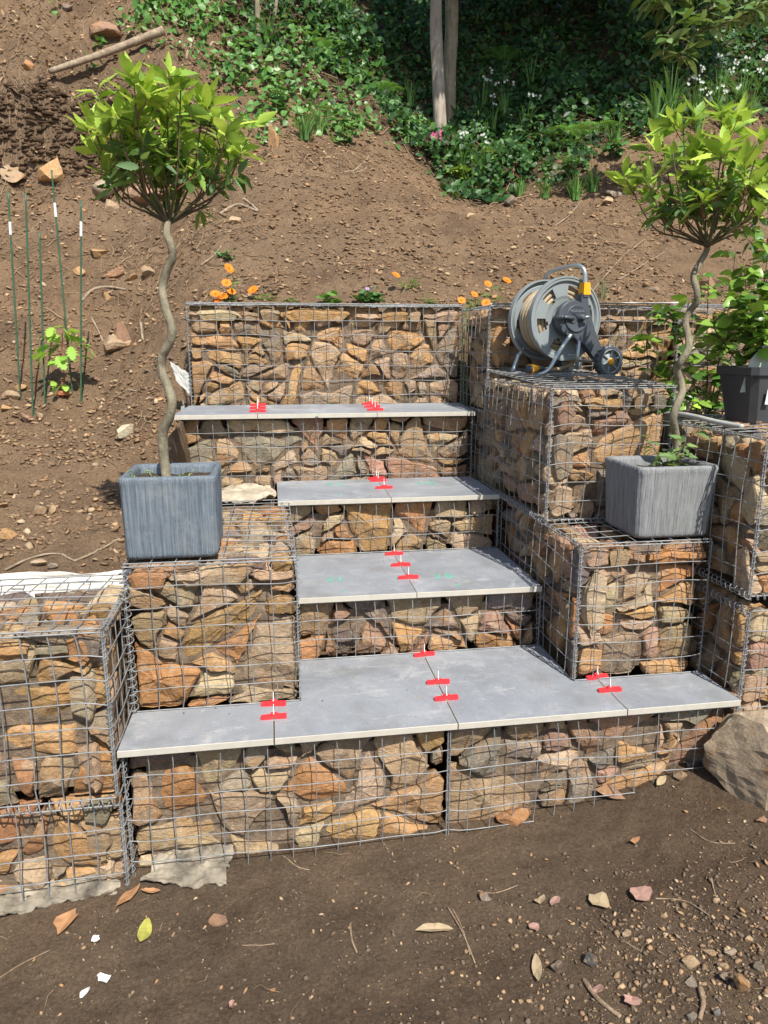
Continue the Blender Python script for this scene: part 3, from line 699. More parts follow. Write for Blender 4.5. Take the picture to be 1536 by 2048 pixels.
def spiral_tree(label, path, base, r0, r1, crown_c, crown_r, nbr, seed, sparse=0.0, flat=.8, lime=.6):
    rn = random.Random(seed); par = thing('bay_tree', base, label, 'tree', 'bay trees with corkscrew trunks')
    P = spline(path, 90); rad = np.linspace(r0, r1, 90) * (1 + .10 * fbm(np.arange(90) * .5, np.arange(90) * .0 + seed, 2))
    m = MB(); m.add(*tube(P, rad, 12, ref=(0, 1, 0.01))); m.part('trunk', BARK_BAY, par, True)
    top = Vector(P[-1]); cc = Vector(crown_c); cr = Vector(crown_r)
    mb = MB(); mt = MB(); tips = []
    for i in range(nbr):
        # aim points spread over the bowl of the crown
        a = i * 2.39996 + rn.uniform(-.3, .3); q = math.sqrt((i + .5) / nbr); zf = rn.uniform(-.25, .9) * (1 - .35 * q * q) 
        tgt = cc + Vector((math.cos(a) * q * cr.x * .78, math.sin(a) * q * cr.y * .78, zf * cr.z * (.85 if q < .8 else .55)))
        mid = top.lerp(tgt, .45) + Vector((math.cos(a) * cr.x * .18 * q, math.sin(a) * cr.y * .18 * q, -cr.z * .12 * q))
        B = spline([top - Vector((0, 0, .015)), top.lerp(mid, .35) + Vector((math.cos(a), math.sin(a), -.2)) * .015, mid, tgt], 12)
        mb.add(*tube(B, np.linspace(r1 * .42, .0022, 12), 5, ref=(.1, .2, .97)))
        for k in range(rn.choice((3, 4, 4, 5))):
            j = rn.randint(5, 10); s = Vector(B[j]); d = (tgt - s); 
            out = Vector((rn.gauss(0, 1), rn.gauss(0, 1), rn.gauss(.5, .6))).normalized()
            e = s + (d.normalized() * .75 + out * .8).normalized() * rn.uniform(.05, .12)
            mt.add(*tube(spline([s, s.lerp(e, .5) + Vector((0, 0, -.006)), e], 5), np.linspace(.0022, .0013, 5), 4)); tips.append((e, (e - s).normalized(), j))
        tips.append((tgt, Vector(B[-1] - B[-3]).normalized(), 11))
    mb.part('branches', TWIG_D, par, True); mt.part('twigs', TWIG, par, True)
    L = []
    for e, d, j in tips:
        hi = (e.z - cc.z) / cr.z; outer = ((e.x - cc.x) / cr.x) ** 2 + ((e.y - cc.y) / cr.y) ** 2
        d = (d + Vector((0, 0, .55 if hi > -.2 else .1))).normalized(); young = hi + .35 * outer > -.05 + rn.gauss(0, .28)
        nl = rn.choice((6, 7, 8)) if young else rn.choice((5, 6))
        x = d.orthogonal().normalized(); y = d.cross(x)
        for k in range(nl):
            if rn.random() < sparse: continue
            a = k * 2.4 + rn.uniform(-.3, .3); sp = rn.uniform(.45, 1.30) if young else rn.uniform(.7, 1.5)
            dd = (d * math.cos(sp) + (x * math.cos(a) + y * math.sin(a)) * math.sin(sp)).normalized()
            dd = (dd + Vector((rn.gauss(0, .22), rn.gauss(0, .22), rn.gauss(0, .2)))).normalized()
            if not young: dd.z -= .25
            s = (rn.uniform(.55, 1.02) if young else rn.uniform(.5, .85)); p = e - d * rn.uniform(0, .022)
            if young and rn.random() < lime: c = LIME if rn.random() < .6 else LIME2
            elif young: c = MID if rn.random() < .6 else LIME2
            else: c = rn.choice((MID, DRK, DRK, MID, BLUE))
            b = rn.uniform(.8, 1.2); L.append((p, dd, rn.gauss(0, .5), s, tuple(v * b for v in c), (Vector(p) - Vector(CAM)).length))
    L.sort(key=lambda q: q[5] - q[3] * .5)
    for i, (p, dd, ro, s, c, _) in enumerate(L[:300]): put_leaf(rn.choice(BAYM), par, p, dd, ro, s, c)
    if L[300:]:
        mm = MB(); cols = []
        for p, dd, ro, s, c, _ in L[300:]:
            me = rn.choice(BAYM); V = np.array([v.co for v in me.vertices]) * s; M = np.array(frame(dd, ro)); V = V @ M.T + np.array(p); mm.add(V, [tuple(f.vertices) for f in me.polygons]); cols += [c] * len(V)
        o = mm.part('foliage', LEAF_ATTR, par, True); o['kind'] = 'stuff'; ca = o.data.color_attributes.new('Col', 'FLOAT_COLOR', 'POINT'); ca.data.foreach_set('color', np.array([(*c, 1) for c in cols]).ravel())
    return par
def m_leafattr():
    n = NT('leaf_mass'); at = n.n('ShaderNodeVertexColor', layer_name='Col'); col = at.outputs[0]; n.done(col, .45, spec=.35)
    tr = n.n('ShaderNodeBsdfTranslucent'); n.l(n.mix(.4, col, (.45, .6, .05)), tr.inputs[0]); mx = n.n('ShaderNodeMixShader'); mx.inputs[0].default_value = .35
    n.l(n.b.outputs[0], mx.inputs[1]); n.l(tr.outputs[0], mx.inputs[2]); n.l(mx.outputs[0], n.t.nodes['Material Output'].inputs[0]); return n.m
LEAF_ATTR = m_leafattr()
def trunk_path(pts, y, amp=.02, ph=0):
    out = []
    for i, (px, py) in enumerate(pts): out.append(aty(px, py, y + amp * math.sin(i * 1.25 + ph)))
    return out
tl = trunk_path([(334, 952), (327, 905), (326, 865), (340, 830), (344, 800), (334, 768), (323, 740), (325, 712), (340, 684), (343, 655), (331, 615), (325, 578), (333, 545), (345, 515), (341, 488), (333, 466), (338, 438)], .45)
tl[0][2] = .72
spiral_tree('potted bay tree with a corkscrew trunk at the left, standing in the blue grey planter', tl, (PL[0], PL[1], .76), .0170, .0115, aty(336, 290, .47), (.355, .30, .200), 23, 5)
tr_ = trunk_path([(1353, 925), (1354, 895), (1350, 861), (1346, 838), (1353, 812), (1364, 785), (1361, 762), (1354, 740), (1362, 722), (1377, 697), (1376, 672), (1371, 645), (1380, 622), (1393, 605), (1394, 583), (1387, 552), (1398, 528), (1412, 504), (1416, 484)], .42)
tr_[0][2] = .72
spiral_tree('potted bay tree with a corkscrew trunk at the right, standing in the lighter planter', tr_, (PR[0], PR[1], .76), .0150, .0100, aty(1425, 372, .43) , (.385, .32, .265), 24, 8, .06, lime=.5)
# ------------------------------------------------------------------ hose reel
M_GREY = m_plain('grey_reel_plastic', (.22, .25, .26), .5, var=.05)
M_DARK = m_plain('dark_grey_plastic', (.062, .072, .088), .42, var=.06)
M_YEL = m_plain('yellow_plastic', (.80, .36, .01), .4, var=.05)
M_STEEL = m_plain('silver_steel_tube', (.42, .47, .48), .32, .75, var=.05)
M_HOSE = m_plain('tan_hose', (.36, .29, .19), .55, var=.14)
def build_reel():
    S_ = 1.05; O = np.array(aty(1130, 638, 1.18)); ax = np.array([.978, .210, 0]); ay = np.array([-.210, .978, 0]); az = np.array([0, 0, 1.0])
    def T(V): V = np.asarray(V, float); return O + S_ * (V[:, :1] * ax + V[:, 1:2] * ay + V[:, 2:] * az)
    par = thing('hose_reel', tuple(O - [0, 0, .257]), 'grey two wheeled hose reel with tan hose standing on the tall right gabion', 'hose reel')
    def put(name, mat, VF, smooth=True, parent=None):
        m = MB()
        for V, F in VF: m.add(T(V), F)
        return m.part(name, mat, parent or par, smooth)
    RO = .176
    def disc(y0, th, mirror):
        """flange: rim, flat web with six windows, dished hub"""
        K = 96; rad = [.040, .085, .098, .142, .152, .160, .1755]
        off = [0.010, 0.004, .0, .0, .0, -.010, -.010] if not mirror else [-.010, -.004, 0, 0, 0, .010, .010]
        solid = lambda i, j: not (i == 2 and (j % 16) < 7) and not (i == 1 and (j % 16) in (2, 3, 4)) 
        V = []; F = []; idx = {}
        for s in (0, 1):
            for i, r in enumerate(rad):
                for j in range(K):
                    a = 2 * math.pi * j / K; idx[s, i, j] = len(V); V.append((r * math.cos(a), y0 + off[i] + s * th, r * math.sin(a)))
        for i in range(len(rad) - 1):
            for j in range(K):
                k = (j + 1) % K
                if not solid(i, j): continue
                F.append((idx[0, i, j], idx[0, i, k], idx[0, i + 1, k], idx[0, i + 1, j])); F.append((idx[1, i, j], idx[1, i + 1, j], idx[1, i + 1, k], idx[1, i, k]))
                for (di, dj, e) in ((0, -1, ((i, j), (i + 1, j))), (0, 1, ((i + 1, k), (i, k))), (-1, 0, ((i, k), (i, j))), (1, 0, ((i + 1, j), (i + 1, k)))):
                    ni, nj = i + di, (j + dj) % K
                    if ni < 0 or ni >= len(rad) - 1 or not solid(ni, nj): (a1, b1), (a2, b2) = e; F.append((idx[0, a1, b1], idx[0, a2, b2], idx[1, a2, b2], idx[1, a1, b1]))
        return V, F
    rimp = lambda y, d, r0=.1765, w=.004: lathe([(r0 - w, y), (r0 + .001, y), (r0 + .001, y + d), (r0 - w, y + d), (r0 - w, y)], 96)
    def ylathe(prof, k=32, c=(0, 0)):
        V, F = lathe(prof, k); V = np.array(V); return np.stack([V[:, 0] + c[0], V[:, 2], V[:, 1] + c[1]], -1), F
    W = .165
    d = put('flange', M_GREY, [disc(0, .004, False), ylathe([(.1715, -.013), (.178, -.013), (.178, .012), (.1715, .012), (.1715, -.013)], 96)], False); tag(d, 'near grey flange with six windows')
    d = put('flange', M_GREY, [disc(W, .004, True), ylathe([(.1715, W - .010), (.178, W - .010), (.178, W + .016), (.1715, W + .016), (.1715, W - .010)], 96)], False); tag(d, 'far grey flange with six windows')
    put('drum', M_DARK, [ylathe([(.062, .004), (.062, W)], 40), ylathe([(.02, -.06), (.02, W + .05)], 16)])
    # hose: three layers of turns, slightly slack
    for lay, r in enumerate((.078, .098, .118, .134)):
        n = 7 if lay < 3 else 6; a = np.linspace(0, n * 2 * math.pi, n * 48); t = a / a[-1]; rr = r + .004 * fbm(a * .8, a * 0 + lay, 2)
        P = np.stack([rr * np.cos(a), .018 + (W - .032) * t + .003 * np.sin(a * 2.1), rr * np.sin(a)], -1); put('hose', M_HOSE, [tube(P, .0098, 8, ref=(0, 1, 0))])
    P = spline([(-.03, .02, -.135), (.02, -.0, -.150), (-.02, .02, -.190), (-.07, .0, -.208), (-.125, -.045, -.212)], 30)
    put('hose', M_HOSE, [tube(spline([(.135, .05, -.03), (.14, .04, -.10), (.08, .03, -.185), (0, .02, -.212), (-.06, -.0, -.215), (-.115, -.03, -.213)], 36), .0085, 8)])
    # housing plate with arm down to the wheel
    th0, th1 = -.052, -.022
    def hull(y, k=1.0):
        pts = []
        for i in range(40):
            a = math.radians(70 + i * (225 / 39)); pts.append((.010 + .078 * k * math.cos(a), y, .078 * k * math.sin(a)))
        return pts
    out = []
    for i in range(34): a = math.radians(62 + i * (200 / 33)); out.append((.008 + .077 * math.cos(a), .077 * math.sin(a)))
    out += [(.070, -.110), (.128, -.168), (.152, -.182), (.186, -.158), (.170, -.125), (.128, -.052), (.098, .020), (.082, .072), (.078, .108), (.070, .114), (.050, .112), (.046, .100)]
    n = len(out); oc = np.mean(out, 0)
    def ringp(y, s): return [(oc[0] + (p[0] - oc[0]) * s, y, oc[1] + (p[1] - oc[1]) * s) for p in out]
    V = ringp(th1, 1) + ringp(th0 + .008, 1) + ringp(th0 + .002, .975) + ringp(th0, .94); F = [(a * n + i, a * n + (i + 1) % n, (a + 1) * n + (i + 1) % n, (a + 1) * n + i) for a in range(3) for i in range(n)]; F += [tuple(range(3 * n, 4 * n)), tuple(range(n))[::-1]]
    hs = put('gear_housing', M_DARK, [(V, F)], False)
    put('housing_disc', M_DARK, [ylathe([(.058, th0 + .001), (.058, th0 - .004), (.055, th0 - .006), (.052, th0 - .0045), (.0, th0 - .0045)], 48, (.022, .0))], True)
    # raised maker's plate
    fr = []
    for x0, x1, z0, z1 in ((-.012, .056, .038, .0395), (-.012, .056, .0235, .025), (-.012, -.0105, .0235, .0395), (.0545, .056, .0235, .0395)):
        fr.append(box(x0, x1, th0 - .0058, th0 - .004, z0, z1))
    put('name_plate', M_DARK, fr, False)
    fc = bpy.data.curves.new('lettering', 'FONT'); fc.body = 'HOZELOCK'; fc.size = .0132; fc.extrude = .0009; fc.align_x = 'CENTER'; fc.align_y = 'CENTER'; fc.materials.append(M_GREY)
    ft_ = bpy.data.objects.new('tmp', fc); COL.objects.link(ft_); bpy.context.view_layer.update(); lm_ = bpy.data.meshes.new_from_object(ft_.evaluated_get(bpy.context.evaluated_depsgraph_get())); bpy.data.objects.remove(ft_); fo = bpy.data.objects.new('lettering', lm_); COL.objects.link(fo); fo.parent = par
    Mx = Matrix((Vector(ax), Vector(az), Vector(-ay))).transposed().to_4x4(); P = Vector(T([(.022, th0 - .0053, .0318)])[0]) - par.location; fo.matrix_basis = Matrix.Translation(P) @ Mx @ Matrix.Scale(S_, 4)
    # hub spigot and winding knob
    put('hub', M_DARK, [ylathe([(.016, th0 - .004), (.016, th0 - .016), (.011, th0 - .018), (.011, th0 - .030), (.006, th0 - .031), (.0, th0 - .031)], 20, (.040, .004))])
    put('outlet', M_STEEL, [tube([(.040, th0 - .024, .004), (.058, th0 - .030, .006), (.066, th0 - .030, .008)], [.006, .006, .0045], 10)])
    put('winding_handle', M_DARK, [tube([(.0, th0 - .008, .0), (-.03, th0 - .012, .004), (-.064, th0 - .010, .003)], [.010, .009, .008], 10), tube([(-.064, -.02, .003), (-.066, th0 - .03, .002)], [.0115, .0095], 12)])
    # grip hoop
    hp = spline([(.066, -.036, .125), (.066, -.036, .165), (.064, -.030, .200), (.056, -.006, .222), (.046, .03, .226), (.030, .10, .220), (.020, .165, .212), (.018, .192, .192), (.030, .200, .150), (.05, .200, .10)], 60)
    tr = np.linspace(0, 1, 60); put('carrying_handle', M_STEEL, [tube(hp, .0105 - .0015 * np.sin(tr * 3.1), 12)])
    cap = []
    for yy, x0, x1, z0, z1, nm in ((-.058, .048, .084, .100, .150, 'c'),):
        V, F = box(x0, x1, yy, yy + .040, z0, z1); V = np.array(V); V[(V[:, 2] > .12)] = V[(V[:, 2] > .12)] * [1, 1, 1]; 
        up = V[:, 2] > .12; V[up, 0] = .066 + (V[up, 0] - .066) * .82; V[up, 1] = yy + .02 + (V[up, 1] - yy - .02) * .85; cap.append((V, F))
    put('yellow_catch', M_YEL, cap, False); put('collar', M_DARK, [box(.050, .082, -.056, -.020, .090, .101)], False)
    # foot frame
    ft = spline([(-.006, -.058, -.068), (-.030, -.058, -.098), (-.085, -.058, -.180), (-.108, -.056, -.214), (-.135, -.046, -.232), (-.160, -.030, -.238), (-.165, .06, -.238), (-.158, .150, -.236), (-.150, .168, -.222), (-.135, .172, -.190), (-.120, .172, -.150)], 80)
    put('foot_frame', M_STEEL, [tube(ft, .0095, 12)])
    put('strut', M_STEEL, [tube([(.036, -.060, -.092), (.034, -.060, -.150), (.032, -.060, -.214)], .0088, 12), tube([(.09, .19, -.07), (.17, .17, -.18)], .0088, 10), tube([(.0, .20, .0), (-.12, .172, -.16)], .0088, 10), tube([(.0, .20, .0), (.05, .2, .12)], .0088, 10)])
    put('far_bracket', M_DARK, [ylathe([(.0, W + .03), (.06, W + .03), (.06, W + .045), (0, W + .045)], 28, (.01, 0))])
    # hose end connector
    put('connector', M_YEL, [tube([(-.205, -.058, -.212), (-.190, -.050, -.211), (-.165, -.038, -.209), (-.148, -.030, -.208)], [.0205, .0195, .0145, .0125], 16)])
    put('connector_tip', M_DARK, [tube([(-.213, -.062, -.2125), (-.204, -.0575, -.212)], [.0165, .0185], 14), tube([(-.149, -.030, -.208), (-.115, -.028, -.210)], [.0105, .0095], 12)])
    # wheels
    for yc, lab in ((-.092, 'near black grey wheel with a yellow cap'), (.200, 'far wheel, mostly behind the drum')):
        c = (.172, -.181); k = 72; V = []; F = []; wd = .034
        prof = [(.050, -.5), (.062, -.5), (.0665, -.36), (.0665, .36), (.062, .5), (.050, .5)]
        for i, (r, y) in enumerate(prof):
            for j in range(k):
                a = 2 * math.pi * j / k; rr = r + (.0035 if (i in (2, 3) and (j // 2) % 2) else 0); V.append((c[0] + rr * math.cos(a + (.06 if i == 3 else 0)), yc + y * wd, c[1] + rr * math.sin(a + (.06 if i == 3 else 0))))
        F = [(a * k + j, a * k + (j + 1) % k, (a + 1) * k + (j + 1) % k, (a + 1) * k + j) for a in range(5) for j in range(k)]
        wh = put('wheel', M_DARK, [(V, F)], False); tag(wh, lab)
        lm = [ylathe([(.052, yc - wd * .46), (.0525, yc - wd * .60), (.048, yc - wd * .60), (.047, yc - wd * .30)], 48, c), ylathe([(.0, yc - wd * .56), (.016, yc - wd * .56), (.019, yc - wd * .25), (.049, yc - wd * .25), (.049, yc + wd * .2)], 48, c)]
        for s in range(6):
            a = math.radians(60 * s + 20); P = [(c[0] + q * math.cos(a), yc - wd * .32, c[1] + q * math.sin(a)) for q in (.016, .034, .049)]; lm.append(tube(P, [.0062, .0045, .0085], 6))
        put('hub_plate', M_GREY, lm, True, wh); put('cap', M_YEL, [ylathe([(.0145, yc - wd * .5), (.0145, yc - wd * .68), (.012, yc - wd * .76), (0, yc - wd * .78)], 24, c)], True, wh)
    put('axle', M_STEEL, [tube([(.172, -.08, -.181), (.172, .2, -.181)], .006, 10)])
build_reel()

# ------------------------------------------------------------------ black nursery pot with its shrub
M_NURS = m_plain('black_nursery_plastic', (.052, .055, .060), .5, var=.15, scale=12)
BP = Vector((2.345, .46, .917))
def nursery_pot():
    par = thing('nursery_pot', BP, 'square black plastic nursery pot with a pale price tag at the right edge', 'flower pot')
    def sq(w, z, r=.02):
        h = w / 2; return [(BP.x + sx * (h - (r if k else 0)) if False else BP.x + x, BP.y + y, BP.z + z) for x, y in ((h, -h + r), (h, h - r), (h - r, h), (-h + r, h), (-h, h - r), (-h, -h + r), (-h + r, -h), (h - r, -h))]
    lev = [(.178, 0), (.232, .175), (.250, .177), (.252, .205), (.240, .207), (.232, .20), (.226, .17)]
    V = sum([sq(w_, z) for w_, z in lev], []); F = [(a * 8 + i, a * 8 + (i + 1) % 8, (a + 1) * 8 + (i + 1) % 8, (a + 1) * 8 + i) for a in range(6) for i in range(8)]; F.append(tuple(range(8))[::-1])
    m = MB(); m.add(V, F)
    for sx in (-.06, 0, .06): m.add(*box(BP.x + sx - .012, BP.x + sx + .012, BP.y - .0905, BP.y - .089, BP.z + .001, BP.z + .012), 1)
    m.part('pot_wall', [M_NURS, CORE], par)
    m = MB(); V = [(BP.x - .062, BP.y - .112, BP.z + .072), (BP.x - .040, BP.y - .112, BP.z + .072), (BP.x - .040, BP.y - .1195, BP.z + .128), (BP.x - .062, BP.y - .1195, BP.z + .128)]; V = [(x, y - .0015, z) for x, y, z in V]
    m.add(V + [(x, y + .001, z) for x, y, z in V], [(0, 1, 2, 3), (7, 6, 5, 4), (0, 4, 5, 1), (2, 6, 7, 3)]); m.part('price_tag', WHITE, par)
    m = MB(); g = np.linspace(-.11, .11, 12); X, Y = np.meshgrid(g, g); Z = .168 + fbm(X * 40, Y * 40, 2) * .02; i = np.arange(144).reshape(12, 12)
    m.add(np.stack([X + BP.x, Y + BP.y, Z + BP.z], -1).reshape(-1, 3), [tuple(f) for f in np.stack([i[:-1, :-1], i[:-1, 1:], i[1:, 1:], i[1:, :-1]], -1).reshape(-1, 4)]); m.part('compost', POTSOIL, par)
nursery_pot()
OVAL = []
for k in range(3):
    V, F = leaf_mesh('oval%d' % k, .1, .058 + .006 * k, .05, .2, (.15, .3, .05)[k], 9, stalk=.16, tip=.85); OVAL.append(mesh_of('oval_leaf', V, F, LEAF_G, smooth=True))
def shrub(label, cat, base, stems, nper, size, cols, seed, stem_mat=TWIG_D, group=None, name='shrub', spread=.06, meshes=OVAL, droop=.15, sr=.0035, cluster=4):
    rn = random.Random(seed); par = thing(name, base, label, cat, group); ms = MB()
    for st in stems:
        B = spline(st, 24); ms.add(*tube(B, np.linspace(sr, sr * .35, 24), 5))
        for k in range(nper):
            t = (k + rn.uniform(.2, .9)) / nper; j = int(5 + t * 18); P = Vector(B[min(j, 23)]); a = k * 2.4 + rn.uniform(-.4, .4)
            d = Vector((math.cos(a), math.sin(a), rn.uniform(-.1, .8))).normalized(); e = P + d * rn.uniform(.3, 1) * spread
            ms.add(*tube([P, P.lerp(e, .5) + Vector((0, 0, .004)), e], [sr * .4, sr * .3, sr * .25], 4))
            for q in range(cluster):
                aa = a + (q - (cluster - 1) / 2) * .95 + rn.uniform(-.3, .3); dd = Vector((math.cos(aa), math.sin(aa), rn.uniform(-.35, .7) - droop))
                c = rn.choice(cols); b = rn.uniform(.8, 1.2); put_leaf(rn.choice(meshes), par, e - d * rn.uniform(0, .02), dd, rn.gauss(0, .5), size * rn.uniform(.6, 1.1) * 10, tuple(v * b for v in c))
    ms.part('stems', stem_mat, par, True); return par
BR = (.16, .34, .045); GD = (.05, .14, .03)
bz = BP.z + .17
shrub('bushy green shrub rooted in the black nursery pot', 'shrub', (BP.x, BP.y, bz - .01),
      [[(BP.x + dx * .25, BP.y + dy * .3, bz - .01), (BP.x + dx * .6, BP.y + dy, bz + h * .4), (BP.x + dx, BP.y + dy, bz + h * .75), (BP.x + dx * 1.25, BP.y + dy, bz + h)] for dx, dy, h in ((-.13, -.02, .30), (-.07, .05, .40), (.0, -.04, .34), (.06, .04, .42), (.12, -.02, .30), (-.16, .06, .2), (.02, .08, .5), (-.10, -.06, .24), (.08, .0, .28), (-.02, .02, .22))], 9, .075, [BR, BR, MID, GD, GD, MID], 21, cluster=5)
# darker climber behind: tall stems reaching above the wall line
x0, y0 = 2.56, 1.12
shrub('tall dark leaved camellia behind the potted shrub at the right edge', 'shrub', (x0, y0, .62),
      [[(x0 + dx * .1, y0, .60), (x0 + dx * .3, y0 - .02, 1.0), (x0 + dx * .8, y0 - .05, 1.3), (x0 + dx, y0 - .06, 1.0 + h)] for dx, h in ((-.10, .52), (.12, .72), (.3, .68), (.02, .62), (-.30, .30))], 10, .078, [GD, MID, DRK, (.07, .17, .04)], 33, sr=.005, cluster=5)
x0, y0 = 2.33, 1.13
shrub('hydrangea with bright young leaves behind the right spiral trunk', 'shrub', (x0, y0, .55),
      [[(x0 + dx * .2, y0, .53), (x0 + dx * .6, y0 - .02, .85), (x0 + dx, y0 - .04, .8 + h)] for dx, h in ((-.08, .56), (.06, .60), (.2, .46), (-.13, .46), (.30, .54), (.02, .40))], 8, .085, [BR, MID, GD, GD, LIME2], 41, sr=.004, cluster=5)
x0, y0 = 2.16, .98
shrub('low dark weed tucked between the tall right gabion and the black pot', 'weed', (x0, y0, .82), [[(x0, y0, .80), (x0 + dx * .5, y0 + dy, .80 + h * .6), (x0 + dx, y0 + dy * 2, .80 + h)] for dx, dy, h in ((-.05, 0, .22), (.05, .02, .25), (.12, -.02, .2), (.0, -.05, .17))], 6, .042, [GD, DRK, (.06, .16, .03)], 44, sr=.002, spread=.04)
# plant label sheet stuck in the pot
m = MB(); c0 = aty(1520, 735, .40); V = [(c0[0] - .04 + x, .40 + .01 * z, c0[2] + z) for x, z in ((-.03, -.09), (.10, -.09), (.12, .06), (.05, .085), (.0, .03))]
m.add(V + [(a, b + .002, c) for a, b, c in V], [(0, 1, 2, 3, 4), (9, 8, 7, 6, 5)] + [(i, 5 + i, 5 + (i + 1) % 5, (i + 1) % 5) for i in range(5)])
m.thing('plant_label', m_plain('label_card', (.40, .44, .38), .6, var=.1), 'large pale green plant label stuck upright in the black pot', 'plant label')
# grey conduit looped over the right stack
m = MB(); m.add(*tube(spline([(2.085, .74, .915), (2.088, .62, .935), (2.10, .50, .935), (2.12, .38, .925), (2.15, .27, .918)], 30), .0095, 8)); m.thing('grey_conduit', m_plain('grey_rubber', (.36, .36, .34), .5), 'grey pipe bent over the corner of the right stack', 'pipe', smooth=True)
# weeds in the right planter
x0, y0, zz = PR[0] + .01, PR[1] - .03, PR[2] + .235
NARROW = []
for k in range(2):
    V, F = leaf_mesh('nar%d' % k, .1, .022 + .006 * k, .0, .25, .35, 8); NARROW.append(mesh_of('narrow_leaf', V, F, LEAF_O, smooth=True))
shrub('grey green weed sprouting from the right planter', 'weed', (x0, y0, zz), [[(x0, y0, zz - .01), (x0 + dx * .5, y0 + dy * .5, zz + h * .6), (x0 + dx, y0 + dy, zz + h)] for dx, dy, h in ((.13, -.02, .17), (.06, -.05, .06), (-.07, -.04, .06), (.02, .04, .07), (-.13, -.03, .13), (.09, .03, .09))], 4, .055, [(.16, .27, .10), (.12, .22, .08), (.22, .33, .12)], 51, sr=.0018, spread=.02, meshes=NARROW + OVAL[:1], cluster=3)
x0, y0, zz = PL[0], PL[1] - .06, PL[2] + .24
shrub('tiny weeds on the compost of the left planter', 'weed', (x0, y0, zz), [[(x0 + dx, y0 + dy, zz - .005), (x0 + dx * 1.2, y0 + dy, zz + .02), (x0 + dx * 1.3, y0 + dy, zz + .035)] for dx, dy in ((-.09, 0), (-.06, .03), (.05, 0), (.03, -.02), (-.11, .02))], 4, .02, [(.22, .36, .06), (.3, .4, .1)], 52, sr=.001, spread=.012, meshes=NARROW, cluster=2)

# ------------------------------------------------------------------ stakes and oak seedling
M_STAKE = m_plain('green_coated_stake', (.035, .10, .055), .45, var=.2)
M_TAPE = m_plain('white_tape', (.75, .76, .76), .5, var=.05)
SK = [((41, 799), (16, 383), 'leftmost green garden stake, white tape near its top', .07), ((66, 832), (51, 386), 'second green stake from the left, foot nearest the camera', 0), ((90, 812), (79, 464), 'shortest green stake, in front of the oak seedling', 0), ((145, 787), (103, 340), 'tallest green stake, leaning left behind the oak seedling', .065), ((162, 807), (162, 401), 'upright green stake right of the oak seedling, white tape on it', .05)]
for (bx, by), (tx, ty), lab, tape in SK:
    g = ground_hit(bx, by, .6); t = Vector(aty(tx, ty, g.y + .02)); par = thing('garden_stake', g, lab, 'garden stake', 'green stakes round the oak seedling')
    P = [g.lerp(t, k / 24) for k in range(-1, 25)]; m = MB(); m.add(*tube([tuple(p) for p in P], [.0052 + .0006 * (i % 2) for i in range(26)], 8)); m.part('rod', M_STAKE, par, True)
    if tape: a = g.lerp(t, .80 if tape > .06 else .83); b = g.lerp(t, .86 if tape > .06 else .90); m = MB(); m.add(*tube([tuple(a), tuple(a.lerp(b, .5)), tuple(b)], .0075, 8)); m.part('white_tape', M_TAPE, par)
V, F = lobed_leaf(.1); OAK = [mesh_of('oak_leaf', V, F, LEAF_O)]
g = ground_hit(125, 800, .6)
def P_(px, py, dy=0): return tuple(aty(px, py, g.y + dy))
sd = thing('oak_seedling', g, 'oak seedling with bright lobed leaves between the green stakes', 'seedling'); ms = MB()
ms.add(*tube(spline([tuple(g), P_(128, 750), P_(124, 700), P_(125, 665)], 14), np.linspace(.004, .002, 14), 6)); rn = random.Random(4)
for i, (px, py) in enumerate([(125, 655), (105, 668), (145, 668), (100, 690), (120, 690), (140, 692), (112, 712), (135, 712), (155, 690), (95, 705), (118, 722), (108, 655), (150, 708), (128, 675), (112, 765), (130, 768)]):
    s = Vector(P_(125, 690, 0)) if py < 740 else Vector(P_(128, 775)); e = Vector(P_(px, py, rn.uniform(-.05, .05))); d = Vector((px - 124, rn.uniform(-30, 10), -6)); 
    ms.add(*tube([tuple(s), tuple(s.lerp(e, .6)), tuple(e)], .0012, 4))
    for k in range(2): put_leaf(OAK[0], sd, e, d + Vector((rn.gauss(0, 22), rn.gauss(0, 22), rn.gauss(0, 10))), rn.gauss(0, .35), (rn.uniform(.85, 1.25) if py < 740 else .7), rn.choice([(.30, .56, .08), (.38, .64, .10), (.22, .46, .06)]))
ms.part('stem', TWIG, sd, True)

# ------------------------------------------------------------------ flowers on the wall top
M_ORANGE = m_plain('orange_petal', (.85, .20, .006), .6, var=.12); M_ORC = m_plain('flower_centre', (.45, .12, .01), .8, var=.3)
M_PINK = m_plain('magenta_petal', (.55, .07, .22), .6, var=.15); M_WPET = m_plain('white_petal', (.55, .60, .54), .6, var=.06); M_LIL = m_plain('lilac_petal', (.45, .25, .50), .6)
def flower_head(par, P, r, mat, n=14, dirn=(0, -.5, 1), name='flower', centre=M_ORC):
    M = frame(dirn); P = np.array(P); m = MB(); B = np.array(M)            # columns x, y(axis), z
    for ring_, rr, lift in ((0, r, .25), (1, r * .75, .5)):
        for k in range(n):
            a = 2 * math.pi * (k + .5 * ring_) / n; c, s = math.cos(a), math.sin(a); w_ = rr * .24
            pts = [(.12 * rr, 0, -.4 * w_), (.12 * rr, 0, .4 * w_), (.7 * rr, lift * rr * .5, w_), (rr, lift * rr * .45, 0), (.7 * rr, lift * rr * .5, -w_)]
            m.add([P + B @ np.array([x * c - z * s, y, x * s + z * c]) for x, y, z in pts], [(0, 1, 2, 4), (4, 2, 3)])
    h = m.part(name, mat, par)
    V, F = lathe([(.22 * r, 0), (.20 * r, .12 * r), (.1 * r, .18 * r), (0, .18 * r)], 10); V = np.array([P + B @ np.array([v[0], v[2] + .04 * r, v[1]]) for v in V]); m = MB(); m.add(V, F); m.part('disc', centre, h)
